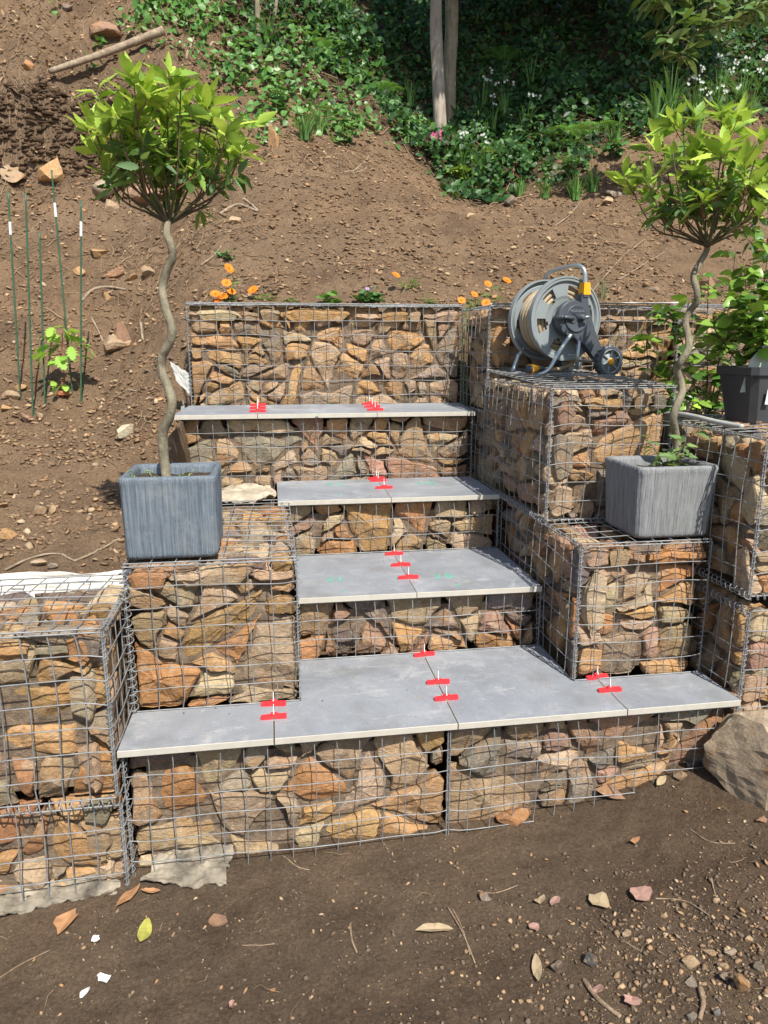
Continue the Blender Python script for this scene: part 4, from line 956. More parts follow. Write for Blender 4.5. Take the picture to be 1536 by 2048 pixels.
def flower_plant(label, cat, name, leafpx, heads, y, leafsize, cols, mat, r, seed, group=None, nl=7, meshes=None, hn=14):
    rn = random.Random(seed); lp = [aty(px, py - (7 if not heads or name == 'geranium_plant' else 3), y) for px, py in leafpx]; leafsize *= 1.35; bx = float(np.mean([p[0] for p in lp])); bz = H(bx, y)
    par = thing(name, (bx, y, bz), label, cat, group); ms = MB()
    for P in lp:
        gx = P[0] * .6 + bx * .4; gb = np.array([gx, y, H(gx, y) - .01]); ms.add(*tube(spline([gb, (gb + P) / 2 + [0, .005, 0], P], 8), .0016, 4))
        for k in range(nl):
            q = gb + (P - gb) * rn.uniform(.25, 1.0); a = rn.uniform(0, 6.28); put_leaf(rn.choice(meshes or NARROW), par, q, (math.cos(a), math.sin(a), rn.uniform(0, .9)), rn.gauss(0, .4), leafsize * rn.uniform(.6, 1.1) * 10, rn.choice(cols))
    for px, py in heads:
        P = aty(px, py, y - .02); n = min(lp, key=lambda q: np.linalg.norm(q - P)); ms.add(*tube(spline([n - [0, 0, .03], (n + P) / 2 + [.004, 0, 0], P - [0, 0, .004]], 8), .0016, 4)); flower_head(par, P, r * rn.uniform(.85, 1.1), mat, hn, (rn.gauss(0, .25), -.8, rn.uniform(.5, 1)))
    ms.part('stems', m_green, par, True); return par
m_green = m_plain('green_stem', (.10, .20, .05), .6, var=.2)
CG = [(.13, .27, .06), (.18, .33, .09), (.09, .20, .05)]; CGB = [(.06, .20, .07), (.09, .25, .09)]
MG = 'orange marigold plants along the wall top'
flower_plant('marigold plant with six orange heads at the left end of the wall top', 'marigold', 'marigold_plant', [(440, 598), (455, 592), (463, 575), (450, 605), (466, 545)], [(458, 537), (453, 566), (431, 588), (447, 593), (463, 583), (437, 603)], 2.33, .045, CG, M_ORANGE, .030, 1, MG)
flower_plant('marigold plant with one orange head beside the left cluster', 'marigold', 'marigold_plant', [(505, 600), (522, 598), (535, 592), (545, 604)], [(506, 580)], 2.36, .045, CG, M_ORANGE, .031, 2, MG)
flower_plant('marigold plant with two orange heads in the middle of the wall top', 'marigold', 'marigold_plant', [(805, 570), (822, 566), (835, 572), (828, 585)], [(792, 550), (825, 594)], 2.45, .042, CG, M_ORANGE, .033, 3, MG)
flower_plant('marigold plant with six orange heads left of the hose reel', 'marigold', 'marigold_plant', [(985, 575), (1000, 572), (968, 594), (950, 602), (980, 590), (935, 604)], [(1014, 561), (976, 568), (949, 589), (972, 606), (923, 601)], 2.22, .040, CG, M_ORANGE, .028, 4, MG)
flower_plant('geranium with divided leaves and one lilac flower on the wall top', 'geranium', 'geranium_plant', [(715, 600), (728, 592), (740, 588), (752, 596), (762, 602), (735, 602)], [(735, 578)], 2.34, .040, CGB, M_LIL, .014, 5, None, 14, OVAL, 6)
flower_plant('broad leaved seedling clump left of the geranium', 'seedling', 'seedling_plant', [(648, 602), (662, 597), (678, 593), (670, 604)], [], 2.32, .055, CG, M_LIL, .01, 6, None, 6, OVAL)
flower_plant('small green seedling near the left marigolds', 'seedling', 'seedling_plant', [(570, 606), (580, 601), (590, 606)], [], 2.32, .035, CGB, M_LIL, .01, 7, None, 6)
flower_plant('small leafy seedling right of the middle marigold', 'seedling', 'seedling_plant', [(850, 604), (858, 598), (866, 606)], [], 2.32, .035, CG, M_LIL, .01, 8, None, 7)
flower_plant('straggling blue green weed hanging where the two wall sections meet', 'weed', 'seedling_plant', [(930, 612), (935, 625), (938, 640), (928, 650), (940, 606)], [], 1.93, .03, [(.10, .19, .10), (.14, .24, .13)], M_LIL, .01, 9, None, 8)
# ------------------------------------------------------------------ trees on the bank
M_IVY_SHADE = m_island('shade_toned_ivy', [(.010, .035, .012), (.02, .06, .018), (.035, .10, .025), (.022, .07, .02), (.06, .15, .035), (.03, .08, .022), (.09, .20, .05)], .45, .2, .3)  # ivy greens lowered: the bank's shade is put into the leaf colour
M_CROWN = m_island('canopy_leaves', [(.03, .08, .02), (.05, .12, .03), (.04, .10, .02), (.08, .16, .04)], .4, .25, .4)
M_GRASS = m_island('long_grass', [(.09, .20, .04), (.14, .30, .07), (.20, .36, .09), (.10, .22, .07), (.30, .40, .16)], .5, .3)
M_DRYGR = m_island('dry_grass', [(.20, .22, .10), (.30, .27, .15), (.14, .18, .08)], .7, .2)
M_FERN = m_island('fern_fronds', [(.12, .30, .05), (.18, .40, .08), (.14, .34, .06)], .5, .35)
def leaf_cloud(pts, size, nrm=None, seed=0, w_ratio=.7, tilt=.7, shape='ivy'):
    """numpy: one folded leaf at each point; returns verts, faces"""
    r = np.random.default_rng(seed); n = len(pts); s = size * r.uniform(.5, 1.25, n)
    N = (np.array([0, -.45, .9]) if nrm is None else nrm) + r.normal(0, tilt, (n, 3)); N /= np.linalg.norm(N, axis=1)[:, None]
    A = r.normal(0, 1, (n, 3)); A -= N * (A * N).sum(1)[:, None]; A /= np.linalg.norm(A, axis=1)[:, None]; B = np.cross(N, A)
    if shape == 'ivy': pr = [(0, 0, 0), (.42, .12, .10), (.50, .48, .14), (.0, 1.0, -.06), (-.50, .48, .14), (-.42, .12, .10), (0, .5, 0)]; fc = [(0, 1, 6), (1, 2, 6), (2, 3, 6), (3, 4, 6), (4, 5, 6), (5, 0, 6)]
    else: pr = [(0, 0, 0), (.22, .3, .06), (.22, .62, .05), (0, 1, -.08), (-.22, .62, .05), (-.22, .3, .06), (0, .48, 0)]; fc = [(0, 1, 6), (1, 2, 6), (2, 3, 6), (3, 4, 6), (4, 5, 6), (5, 0, 6)]
    pr = np.array(pr); V = pts[:, None, :] + s[:, None, None] * (B[:, None, :] * pr[None, :, :1] * w_ratio * 1.4 + A[:, None, :] * pr[None, :, 1:2] + N[:, None, :] * pr[None, :, 2:])
    F = (np.array(fc)[None] + (np.arange(n) * 7)[:, None, None]).reshape(-1, 3); return V.reshape(-1, 3), F
def big_mesh(name, V, F, mat, smooth=False):
    F = np.asarray(F, dtype=np.int32); me = bpy.data.meshes.new(name); me.vertices.add(len(V)); me.vertices.foreach_set('co', np.asarray(V, dtype=np.float32).ravel())
    k = F.shape[1]; me.loops.add(F.size); me.loops.foreach_set('vertex_index', F.ravel()); me.polygons.add(len(F))
    me.polygons.foreach_set('loop_start', np.arange(0, F.size, k, dtype=np.int32)); me.polygons.foreach_set('loop_total', np.full(len(F), k, dtype=np.int32)); me.update(calc_edges=True); me.materials.append(mat)
    if smooth: me.polygons.foreach_set('use_smooth', [True] * len(F))
    return me
def stuff(name, V, F, mat, label):
    c = V.mean(0); return tag(link(name, big_mesh(name, V - c, F, mat), None, tuple(c)), label, kind='stuff')
def tree(label, path, r0, r1, bark, crown, seed, group=None, lean=0):
    P = spline(path, 40); par = thing('tree', tuple(path[0]), label, 'tree', group)
    rad = np.linspace(r0, r1, 40) * (1 + .14 * fbm(np.arange(40) * .45, np.zeros(40) + seed, 3)); rad[:3] *= [1.35, 1.15, 1.05]
    m = MB(); m.add(*tube(P, rad, 14, ref=(0, 1, 0))); m.part('trunk', bark, par, True)
    if crown:
        rn = random.Random(seed); mb = MB(); pts = []
        for (cx, cy, cz, rx, ry, rz, n) in crown:
            s = P[-8]; e = np.array([cx, cy, cz]); mb.add(*tube(spline([s, (s + e) / 2 + [0, 0, .3], e], 14), np.linspace(r1 * .8, .02, 14), 7))
            q = rng.normal(0, 1, (n, 3)); q /= np.linalg.norm(q, axis=1)[:, None]; q *= rng.random((n, 1)) ** .45; q = q * [rx, ry, rz] + e
            keep = fbm(q[:, 0] * 1.8 + seed, q[:, 1] * 1.8 + q[:, 2], 3) > -.16; pts.append(q[keep])
        mb.part('branch', bark, par, True); Q = np.concatenate(pts); V, F = leaf_cloud(Q, .15, seed=seed, tilt=.9, shape='oval')
        o = link('crown', big_mesh('crown', V - np.array(path[0]), F, M_CROWN), par); o['kind'] = 'stuff'
    return par
gA = ground_hit(882, 282, 2.5); yT = gA.y + .05
def tp(px, py, y): return aty(px, py, y)
tree('pale barked left trunk of the close pair above the bank', [tp(886, 300, yT), tp(880, 240, yT), tp(876, 150, yT), tp(872, 60, yT), tp(872, -60, yT), tp(868, -260, yT), tp(850, -520, yT - .1)], .070, .050, BARK_TREE,
     [(-.2, yT + 1.6, 10.2, 1.2, 1.0, .7, 1200), (.6, yT + 2.4, 10.6, 1.0, .9, .6, 1200)], 71)
tree('browner right trunk of the close pair above the bank', [tp(902, 310, yT + .1), tp(899, 240, yT + .12), tp(898, 150, yT + .14), tp(903, 60, yT + .16), tp(904, -60, yT + .18), tp(910, -260, yT + .2), tp(925, -500, yT + .1)], .076, .058, BARK_TREE2,
     [(3.7, 4.1, 7.6, 1.0, 1.0, .5, 5200), (4.1, 3.6, 7.3, 1.0, 1.2, .6, 5200), (3.7, 2.9, 8.4, 1.0, .9, .5, 4200)], 72)
# an evergreen off to the right reaches over the hollow; its lowest spray hangs into view
yE = 4.4
tree('evergreen leaning in from beyond the right edge, shading the hollow', [(6.9, 5.2, H(6.9, 5.2) - .1), (6.6, 5.0, 4.6), (5.6, 4.6, 5.8), (4.3, 4.3, 6.8), (3.6, 4.0, 7.4)], .16, .06, BARK_TREE2,
     [(4.3, 4.9, 6.5, 1.0, 1.2, .6, 5200), (3.3, 4.7, 6.45, .9, 1.1, .45, 4800), (4.9, 3.6, 7.0, .9, 1.2, .7, 4200), (2.7, 5.1, 6.5, .8, .8, .38, 3600), (3.6, 5.6, 6.7, 1.1, .8, .4, 4200), (5.4, 5.8, 6.6, 1.0, 1.0, .6, 2600), (2.6, 5.9, 7.2, .9, .7, .35, 3600), (3.3, 5.0, 5.22, 1.1, .75, .33, 4200), (3.2, 5.7, 5.62, 1.0, .7, .32, 3600), (4.4, 5.2, 5.45, .9, .8, .35, 3000)], 73)
GL1 = (.075, .16, .045); GL2 = (.14, .24, .09); GL3 = (.05, .11, .03)
LAU = []
for k in range(3):
    V, F = leaf_mesh('lau%d' % k, .1, .034, .0, .22, (.1, .3, .2)[k], 8); LAU.append(mesh_of('laurel_leaf', V, F, LEAF_G, smooth=True))
def px_at(px, py, y=3.6): return tuple(aty(px, py, y))
shrub('glossy evergreen spray hanging into the top right corner', 'branch', px_at(1540, -40), [
    [px_at(1560, -60), px_at(1480, -10), px_at(1400, 20), px_at(1340, 60), px_at(1325, 115)], [px_at(1560, -40), px_at(1500, 20), px_at(1440, 50), px_at(1400, 62)], [px_at(1460, -60), px_at(1400, -20), px_at(1350, 8), px_at(1302, 18)],
    [px_at(1600, -20), px_at(1540, 20), px_at(1500, 28)], [px_at(1440, 0), px_at(1400, 40), px_at(1370, 100), px_at(1352, 122)], [px_at(1480, -60), px_at(1380, -40), px_at(1320, -20), px_at(1290, 0)]], 9, .16, [GL1, GL2, GL1, GL3, (.20, .30, .14)], 61, meshes=LAU, spread=.12, sr=.009, name='evergreen_branch', cluster=5, droop=.3)
# thin stems top left of centre
for i, (a, b, c, r, lab) in enumerate([((517, 78), (515, 20), (516, -80), .030, 'thin brown sapling stem rising out of the ivy left of centre'), ((540, 62), (552, 10), (566, -90), .022, 'leaning thin sapling stem right beside the other one')]):
    g = ground_hit(*a, 3); m = MB(); m.add(*tube(spline([tuple(g - Vector((0, 0, .1))), tp(*b, g.y), tp(*c, g.y), tp(c[0] + 8, c[1] - 240, g.y)], 16), np.linspace(r, r * .7, 16), 8)); m.thing('sapling', BARK_TREE2, lab, 'sapling', smooth=True)

# ------------------------------------------------------------------ ivy and ground cover
def cover(n, size, seed, lift, sel=None, tilt=.55, shape='ivy', xr=(-3.2, 6.4), yr=(3.8, 9.2)):
    r = np.random.default_rng(seed); x = r.uniform(*xr, n); y = r.uniform(*yr, n); vis = np.abs(x - .5 - (y + 2.06) * .154) < (y + 2.06) * .62; x, y = x[vis], y[vis]
    m = vegmask(x, y); d = fbm(x * 1.5 + seed, y * 1.5, 3); k = (r.random(len(x)) < m) & (d > -.20 + (.12 if sel else 0) + .13 * (x < 1.9) + (sel if isinstance(sel, float) else 0)); x, y, d = x[k], y[k], d[k]
    dens = sstep(-.1, .9, x - .15 * (y - 6)); k = r.random(len(x)) < .07 + .93 * dens; x, y, d = x[k], y[k], d[k]
    z = hfun(x, y); mound = np.clip(fbm(x * 2.6 + 30, y * 2.6, 4) + .08, 0, 1) * 1.3 * lift * 2.2 * sstep(.05, .9, vegmask(x, y)); t = r.random(len(x)) ** .6
    z = z + mound * t + r.uniform(0, .03, len(x)); y = y - mound * t * .5
    return leaf_cloud(np.stack([x, y, z], -1), size, np.array([0, -.75, .65]), seed, tilt=tilt, shape=shape)
V, F = cover(64000, .060, 5, .36); stuff('ivy_cover', V, F, M_IVY_SHADE, 'shade-toned ivy and ground cover over the shady bank')
V, F = cover(26000, .085, 6, .42, True, .8, 'oval'); stuff('broadleaf_cover', V, F, M_IVY_SHADE, 'taller leafy undergrowth mixed through the ivy')
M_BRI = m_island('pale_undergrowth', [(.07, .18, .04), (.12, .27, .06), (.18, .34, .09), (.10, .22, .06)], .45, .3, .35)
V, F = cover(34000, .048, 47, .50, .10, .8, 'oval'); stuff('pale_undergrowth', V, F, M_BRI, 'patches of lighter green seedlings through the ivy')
# sparse ivy and creepers over the sunlit upper left bank
def patch(cx, cy, rx, ry, n, size, seed, lift=.12):
    r = np.random.default_rng(seed); pts = []
    for _ in range(n):
        px = cx + r.normal(0, rx * .5); py = cy + r.normal(0, ry * .5); pts.append((px, py))
    g = np.array([tuple(ground_hit(a, b, 2.6)) for a, b in pts]); g[:, 2] += r.uniform(0, lift, n); g[:, 1] -= r.uniform(0, lift * .5, n); return leaf_cloud(g, size, np.array([0, -.6, .8]), seed, tilt=.6)
LV, LF, k = [], [], 0
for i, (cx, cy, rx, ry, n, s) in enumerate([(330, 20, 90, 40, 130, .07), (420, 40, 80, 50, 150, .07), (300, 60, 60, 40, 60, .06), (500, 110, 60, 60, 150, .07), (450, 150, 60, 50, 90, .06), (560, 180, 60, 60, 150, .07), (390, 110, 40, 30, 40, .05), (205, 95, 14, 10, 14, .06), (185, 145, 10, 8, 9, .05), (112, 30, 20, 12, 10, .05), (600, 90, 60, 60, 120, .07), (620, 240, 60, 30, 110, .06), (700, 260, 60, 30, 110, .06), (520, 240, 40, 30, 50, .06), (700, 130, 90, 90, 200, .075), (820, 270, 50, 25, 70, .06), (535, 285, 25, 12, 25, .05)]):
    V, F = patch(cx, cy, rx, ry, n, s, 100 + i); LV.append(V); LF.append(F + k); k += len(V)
def s_veg(r, n):
    x = r.uniform(-2, 5.5, n); y = r.uniform(4.2, 8, n); k = in_view(x, y) & (vegmask(x, y) > .15); return x[k], y[k]
stuff('creeper_cover', np.concatenate(LV), np.concatenate(LF), m_island('sun_toned_ivy', [(.05, .14, .03), (.10, .24, .05), (.15, .32, .08), (.07, .18, .04), (.20, .36, .12)], .4, .3, .45), 'sunlit ivy creeping over the upper left bank')  # brighter copy of the ivy greens, sunlight put into the colour

def tuft(px, py, n, L, mat, label, cat, seed, name='grass_tuft', group=None, flowers=0, width=.0085, spread=.7, y0=2.5, stiff=.5, fmat=None):
    r = random.Random(seed); g = ground_hit(px, py, y0); par = thing(name, g, label, cat, group); m = MB(); ends = []
    for i in range(n):
        a = r.uniform(0, 6.28); sp = r.uniform(.1, 1) * spread; l = L * r.uniform(.6, 1.15); d = np.array([math.cos(a), math.sin(a), 0]); b = np.array(g) + d * r.uniform(0, .05) + [0, 0, -.015]
        P = [b + d * sp * l * t * t + np.array([0, 0, l * (t - (1 - stiff) * .9 * sp * t * t * t * 1.2)]) for t in np.linspace(0, 1, 7)]
        s = np.array([-math.sin(a), math.cos(a), 0]); V = []; 
        for k, p in enumerate(P): wd = width * (1 - (k / 6) ** 2 * .95); V += [p - s * wd, p + s * wd + np.array([0, 0, wd * .3])]
        m.add(V, [(2 * k, 2 * k + 1, 2 * k + 3, 2 * k + 2) for k in range(6)])
    m.part('blades', mat, par)
    if flowers:
        ms = MB(); fh = MB()
        for i in range(flowers):
            a = r.uniform(0, 6.28); e = np.array(g) + [math.cos(a) * L * .45 * r.random(), math.sin(a) * L * .3 * r.random() - .04, L * r.uniform(.8, 1.25)]; ms.add(*tube(spline([np.array(g), (np.array(g) + e) / 2 + [0, 0, .03], e], 6), .0018, 4))
            for q in range(r.choice((3, 4, 5))):
                c = e + np.array([r.gauss(0, .016), r.gauss(0, .016), r.gauss(-.012, .012)])
                for k in range(5):
                    b = 2 * math.pi * k / 5; u = np.array([math.cos(b), -.3, math.sin(b)]); v = np.array([-math.sin(b), 0, math.cos(b)]); fh.add([c, c + u * .007 + v * .0035, c + u * .014, c + u * .007 - v * .0035], [(0, 1, 2, 3)])
        ms.part('stems', m_green, par, True); fh.part('flowers', fmat or M_WPET, par)
    return par
WF = 'white flowered wild garlic clumps on the shady bank'
for i, (px, py, n, L, f) in enumerate([(965, 215, 22, .32, 3), (985, 262, 24, .30, 2), (1010, 235, 24, .32, 3), (1052, 268, 26, .30, 2), (1385, 235, 34, .36, 4), (1435, 215, 34, .38, 4), (1480, 212, 30, .36, 3), (1520, 200, 30, .36, 3), (1395, 262, 30, .34, 3), (1500, 250, 30, .40, 2), (925, 345, 34, .30, 2), (960, 345, 30, .28, 2), (1450, 262, 30, .40, 3)]):
    where = ['right of the twin trunks', 'below it, nearer the twin trunks', 'middle of the bank', 'above the small bright fern', 'left one behind the right tree', 'second one behind the right tree', 'third one behind the right tree', 'at the far right edge', 'just above the right tree crown', 'low at the right edge', 'pale blades at the foot of the twin trunks', 'beside the yellow green plant', 'tall one above the right crown'][i]
    tuft(px, py, n, L, M_GRASS, 'long blades with small white flowers, ' + where, 'flower clump', 200 + i, 'wild_garlic', WF, f, spread=.75)
for i, (px, py, n, L, lab) in enumerate([(535, 85, 60, .30, 'sunlit grass tuft by the sapling stems'), (610, 280, 60, .28, 'arching grass tuft on the bare edge left of the trunks'), (640, 268, 40, .26, 'smaller grass tuft beside the arching one'), (1150, 400, 50, .26, 'broad grass tuft below the small fern'), (1185, 385, 44, .24, 'grass tuft at the right end of the bank edge'), (1090, 395, 36, .18, 'short grass at the lower edge of the bank'), (1040, 390, 30, .16, 'short yellowish grass near the low stone'), (700, 40, 30, .34, 'grass tuft high in the ivy left of the trunks'), (820, 215, 26, .30, 'dark grass tuft immediately left of the trunks'), (1060, 190, 24, .40, 'upright yellow green blades in the middle of the bank'), (1310, 260, 44, .46, 'tall arching grass left of the right crown'), (1340, 235, 44, .50, 'tallest arching grass behind the right crown'), (1230, 290, 26, .3, 'dark grass in the hollow'), (370, 20, 40, .24, 'grass tuft at the top left among the ivy')]):
    tuft(px, py, n, L, M_GRASS, lab, 'grass tuft', 300 + i, group='grass tufts on the bank')
for i, (px, py, n, L, lab) in enumerate([(1205, 600, 26, .17, 'dry thin grass just right of the hose reel'), (1130, 580, 22, .16, 'dry thin grass behind the hose reel handle'), (1075, 590, 16, .14, 'dry grass at the left of the hose reel')]):
    tuft(px, py, n, L, M_DRYGR, lab, 'grass tuft', 340 + i, group='dry grass behind the wall', width=.003, spread=.4, y0=1.9)
def fern(px, py, nf, L, label, seed, y0=2.5, mat=M_FERN, group='ferns on the bank'):
    r = random.Random(seed); g = ground_hit(px, py, y0); par = thing('fern', g, label, 'fern', group)
    for f in range(nf):
        a = (f + r.uniform(-.3, .3)) / nf * 2 * math.pi; d = np.array([math.cos(a), math.sin(a), 0]); l = L * r.uniform(.75, 1.1); m = MB(); s = np.array([-math.sin(a), math.cos(a), 0])
        C = [np.array(g) + d * l * .85 * t + np.array([0, 0, l * (1.0 * t - .85 * t * t)]) for t in np.linspace(0, 1, 26)]; m.add(*tube(C, np.linspace(.003, .001, 26), 4))
        for k in range(4, 25):
            t = k / 25; w_ = l * .26 * math.sin(math.pi * min(1, t * .93 + .08)) ** .8; tn = C[k] - C[k - 1]; tn /= np.linalg.norm(tn)
            for sg in (-1, 1):
                for q in range(5):          # pinnae cut into pinnules
                    u = q / 5; b = C[k] + sg * s * w_ * u + tn * w_ * .25 * u; e = l * .016 * (1.2 - u); n2 = np.array([0, 0, -w_ * .18 * u]); m.add([b + n2, b + tn * e + sg * s * w_ * .07 + n2, b + sg * s * w_ * .22 + tn * .2 * e + n2, b - tn * e + sg * s * w_ * .07 + n2], [(0, 1, 2, 3)])
        m.part('frond', mat, par)
fern(1122, 300, 7, .24, 'small bright fern in the middle of the bank', 1); fern(1160, 285, 8, .46, 'large dark fern arching right of the small bright one', 2)
fern(1530, 155, 7, .40, 'fern leaning in at the right edge under the evergreen spray', 3); fern(770, 190, 7, .32, 'fern left of the twin trunks', 4); fern(660, 110, 7, .34, 'upright fern in the ivy above the bare slope', 5); fern(1010, 130, 7, .36, 'dim fern high in the shade right of the trunks', 6)
def bank_plant(px, py, stems, h, size, cols, label, cat, seed, fl=None, y0=2.5, meshes=OVAL, wd=.10, name='bank_plant'):
    g = ground_hit(px, py, y0); r = random.Random(seed); st = []
    for i in range(stems):
        dx, dy = r.uniform(-wd, wd), r.uniform(-wd * .6, wd * .3); st.append([tuple(g), (g.x + dx * .5, g.y + dy * .5, g.z + h * .5), (g.x + dx, g.y + dy, g.z + h * r.uniform(.7, 1.1))])
    p = shrub(label, cat, g, st, 4, size, cols, seed, sr=.003, spread=size * .7, meshes=meshes, cluster=3, name=name)
    if fl:
        fh = MB()
        for i in range(26):
            s = r.choice(st)[-1]; c = np.array(s) + [r.gauss(0, .04), r.gauss(-.02, .02), r.gauss(.02, .03)]
            for k in range(5):
                b = 2 * math.pi * k / 5; u = np.array([math.cos(b), -.2, math.sin(b)]); v = np.array([-math.sin(b), 0, math.cos(b)]); fh.add([c, c + u * .009 + v * .005, c + u * .018, c + u * .009 - v * .005], [(0, 1, 2, 3)])
        fh.part('flowers', fl, p)
    return p
YG = [(.22, .36, .06), (.17, .30, .05), (.28, .40, .09)]
bank_plant(868, 318, 9, .16, .05, CGB, 'magenta flowered plant at the foot of the twin trunks', 'flowering plant', 81, M_PINK); bank_plant(915, 362, 12, .12, .06, YG, 'yellow green leafy plant below the twin trunks', 'plant', 82)
bank_plant(1000, 372, 8, .12, .05, CGB, 'mid green leafy plant below the bank edge', 'plant', 83); bank_plant(985, 325, 8, .14, .05, YG, 'bright leafy plant right of the pale blades', 'plant', 84)
bank_plant(1135, 360, 10, .2, .05, CGB, 'bushy plant under the large fern', 'plant', 85); bank_plant(1225, 320, 8, .16, .07, CGB, 'round leaved plant by the bare hollow', 'plant', 86)
bank_plant(560, 225, 8, .16, .05, CGB, 'leafy plant at the left end of the overgrown bank', 'plant', 87); bank_plant(690, 290, 8, .12, .045, CGB, 'leafy plant spilling over the bank edge', 'plant', 88)
bank_plant(455, 520, 5, .06, .03, CGB, 'tiny green weed on the bare slope above the marigolds', 'weed', 89); bank_plant(1240, 372, 5, .08, .04, YG, 'small plant by the pale stone at the bank edge', 'plant', 90)

# ------------------------------------------------------------------ rocks
def rock_geo(seed, sub=2, rough=.09, cuts=12):
    r = random.Random(seed); bm = bmesh.new(); bmesh.ops.create_icosphere(bm, subdivisions=sub + 1, radius=1)
    for _ in range(cuts):
        n = Vector((r.gauss(0, 1), r.gauss(0, 1), r.gauss(0, 1))).normalized(); d = r.uniform(.30, .68)
        for v in bm.verts:
            q = v.co.dot(n) - d
            if q > 0: v.co -= n * q
    ph = r.uniform(0, 99)
    for v in bm.verts: v.co *= 1 + rough * float(fbm(np.array(v.co.x * 1.7 + ph + v.co.z), np.array(v.co.y * 1.7 - v.co.z * 1.3), 3))
    V = np.array([v.co for v in bm.verts]); F = [tuple(v.index for v in f.verts) for f in bm.faces]; bm.free(); return V, F
ROCKM = {}
def rock(px, py, wpx, hpx, label, col, seed, group='rocks lying on the bare slope', rot=0.0, dpt=.8, sink=.28, y0=.5, name='rock', cat='rock', sub=2, at=None):
    g = at or ground_hit(px, py + hpx * .5, y0); dist = float(np.dot(np.array(g) - CAM, _f)); w_ = wpx / FPX * dist / 2; h_ = hpx / FPX * dist / 2
    V, F = rock_geo(seed, sub); V = V / np.abs(V).max(0) * [w_, w_ * dpt, h_] * 1.08; c, s = math.cos(rot), math.sin(rot); V = V @ np.array([[c, 0, -s], [0, 1, 0], [s, 0, c]]).T
    o = link(name, mesh_of(name, V, F, STONE), None, (g.x, g.y + w_ * .2, g.z + h_ * (1 - sink))); tag(o, label, cat, group); b = rnd.uniform(.85, 1.15); o.color = tuple(min(.7, q * b) for q in col) + (1,); return o
RK = [(460 / 2, 665 + 15, 62, 44, 'brown angular rock on the slope left of the left trunk', TAN), (246, 663, 32, 60, 'long pinkish slab of rock above the angular brown one', PNK), (252, 862, 36, 28, 'pale cream stone alone on the path', (.52, .47, .33)), (200, 62, 84, 42, 'brown rock slab half buried at the top left', PNK), (100, 340, 52, 60, 'orange brown rock face left of the fallen log', OCH), (35, 350, 60, 40, 'flat tan rock at the left edge above the stakes', TAN),
      (218, 412, 38, 30, 'tan block just below the thick log', TAN), (290, 388, 110, 48, 'wide pale slab behind the left crown', PNK), (195, 500, 42, 26, 'cream rock right of the white taped stake', OCH), (230, 548, 50, 22, 'flat reddish stone among the dead roots', PNK), (265, 555, 22, 18, 'small orange stone among the dead roots', OCH), (213, 592, 20, 18, 'small tan stone by the bent root', OCH), (300, 540, 30, 26, 'tan stone beside the left trunk', TAN),
      (1310, 575, 40, 20, 'grey brown rock behind the right wall', GRY), (1215, 400, 34, 16, 'pale slab at the bank edge', CRM), (1225, 385, 40, 18, 'mossy pale stone at the bank edge', GRY), (1016, 402, 32, 22, 'round grey stone below the bank edge', GRY), (1415, 560, 34, 44, 'pinkish rock seen through the camellia', PNK), (1405, 640, 40, 30, 'tan rock behind the potted shrub', TAN), (1340, 590, 24, 16, 'small tan stone behind the right wall', TAN),
      (545, 265, 28, 60, 'bare orange rock face under the ivy', OCH), (130, 790, 34, 14, 'terracotta coloured stone at the oak seedling', (.36, .13, .07)), (110, 1018, 22, 22, 'tan stone on the path', TAN), (82, 1020, 26, 20, 'flat brown stone on the path', TAN), (15, 1065, 40, 22, 'ochre rock at the left edge of the path', OCH), (80, 1125, 30, 16, 'cream stone behind the left gabion', CRM), (110, 1130, 24, 14, 'second stone behind the left gabion', GRY), (8, 1010, 22, 14, 'orange stone at the left edge above the ochre one', OCH),
      (20, 790, 34, 20, 'left stone in the pile by the stakes', TAN), (40, 775, 26, 16, 'upper stone in the pile by the stakes', OCH), (55, 836, 34, 16, 'flat stone at the foot of the second stake', PNK), (80, 830, 18, 14, 'small cream stone at the stake foot', CRM), (15, 815, 24, 14, 'lower stone at the left edge by the stakes', OCH), (795, 610, 16, 14, 'small tan stone behind the wall', TAN), (880, 540, 14, 12, 'pebble sized tan rock on the slope', TAN),
      (940, 430, 20, 12, 'small tan rock on the upper slope', TAN), (470, 440, 22, 16, 'tan rock by the forked branch', TAN), (160, 540, 24, 18, 'orange stone by the upright stake', OCH), (60, 130, 26, 24, 'reddish rock in the dark root mass', RUST), (130, 15, 30, 20, 'dark stone in the top left soil', PUR)]
for i, (px, py, w_, h_, lab, col) in enumerate(RK): rock(px, py, w_, h_, lab, col, 500 + i, rot=rnd.uniform(-.3, .3))
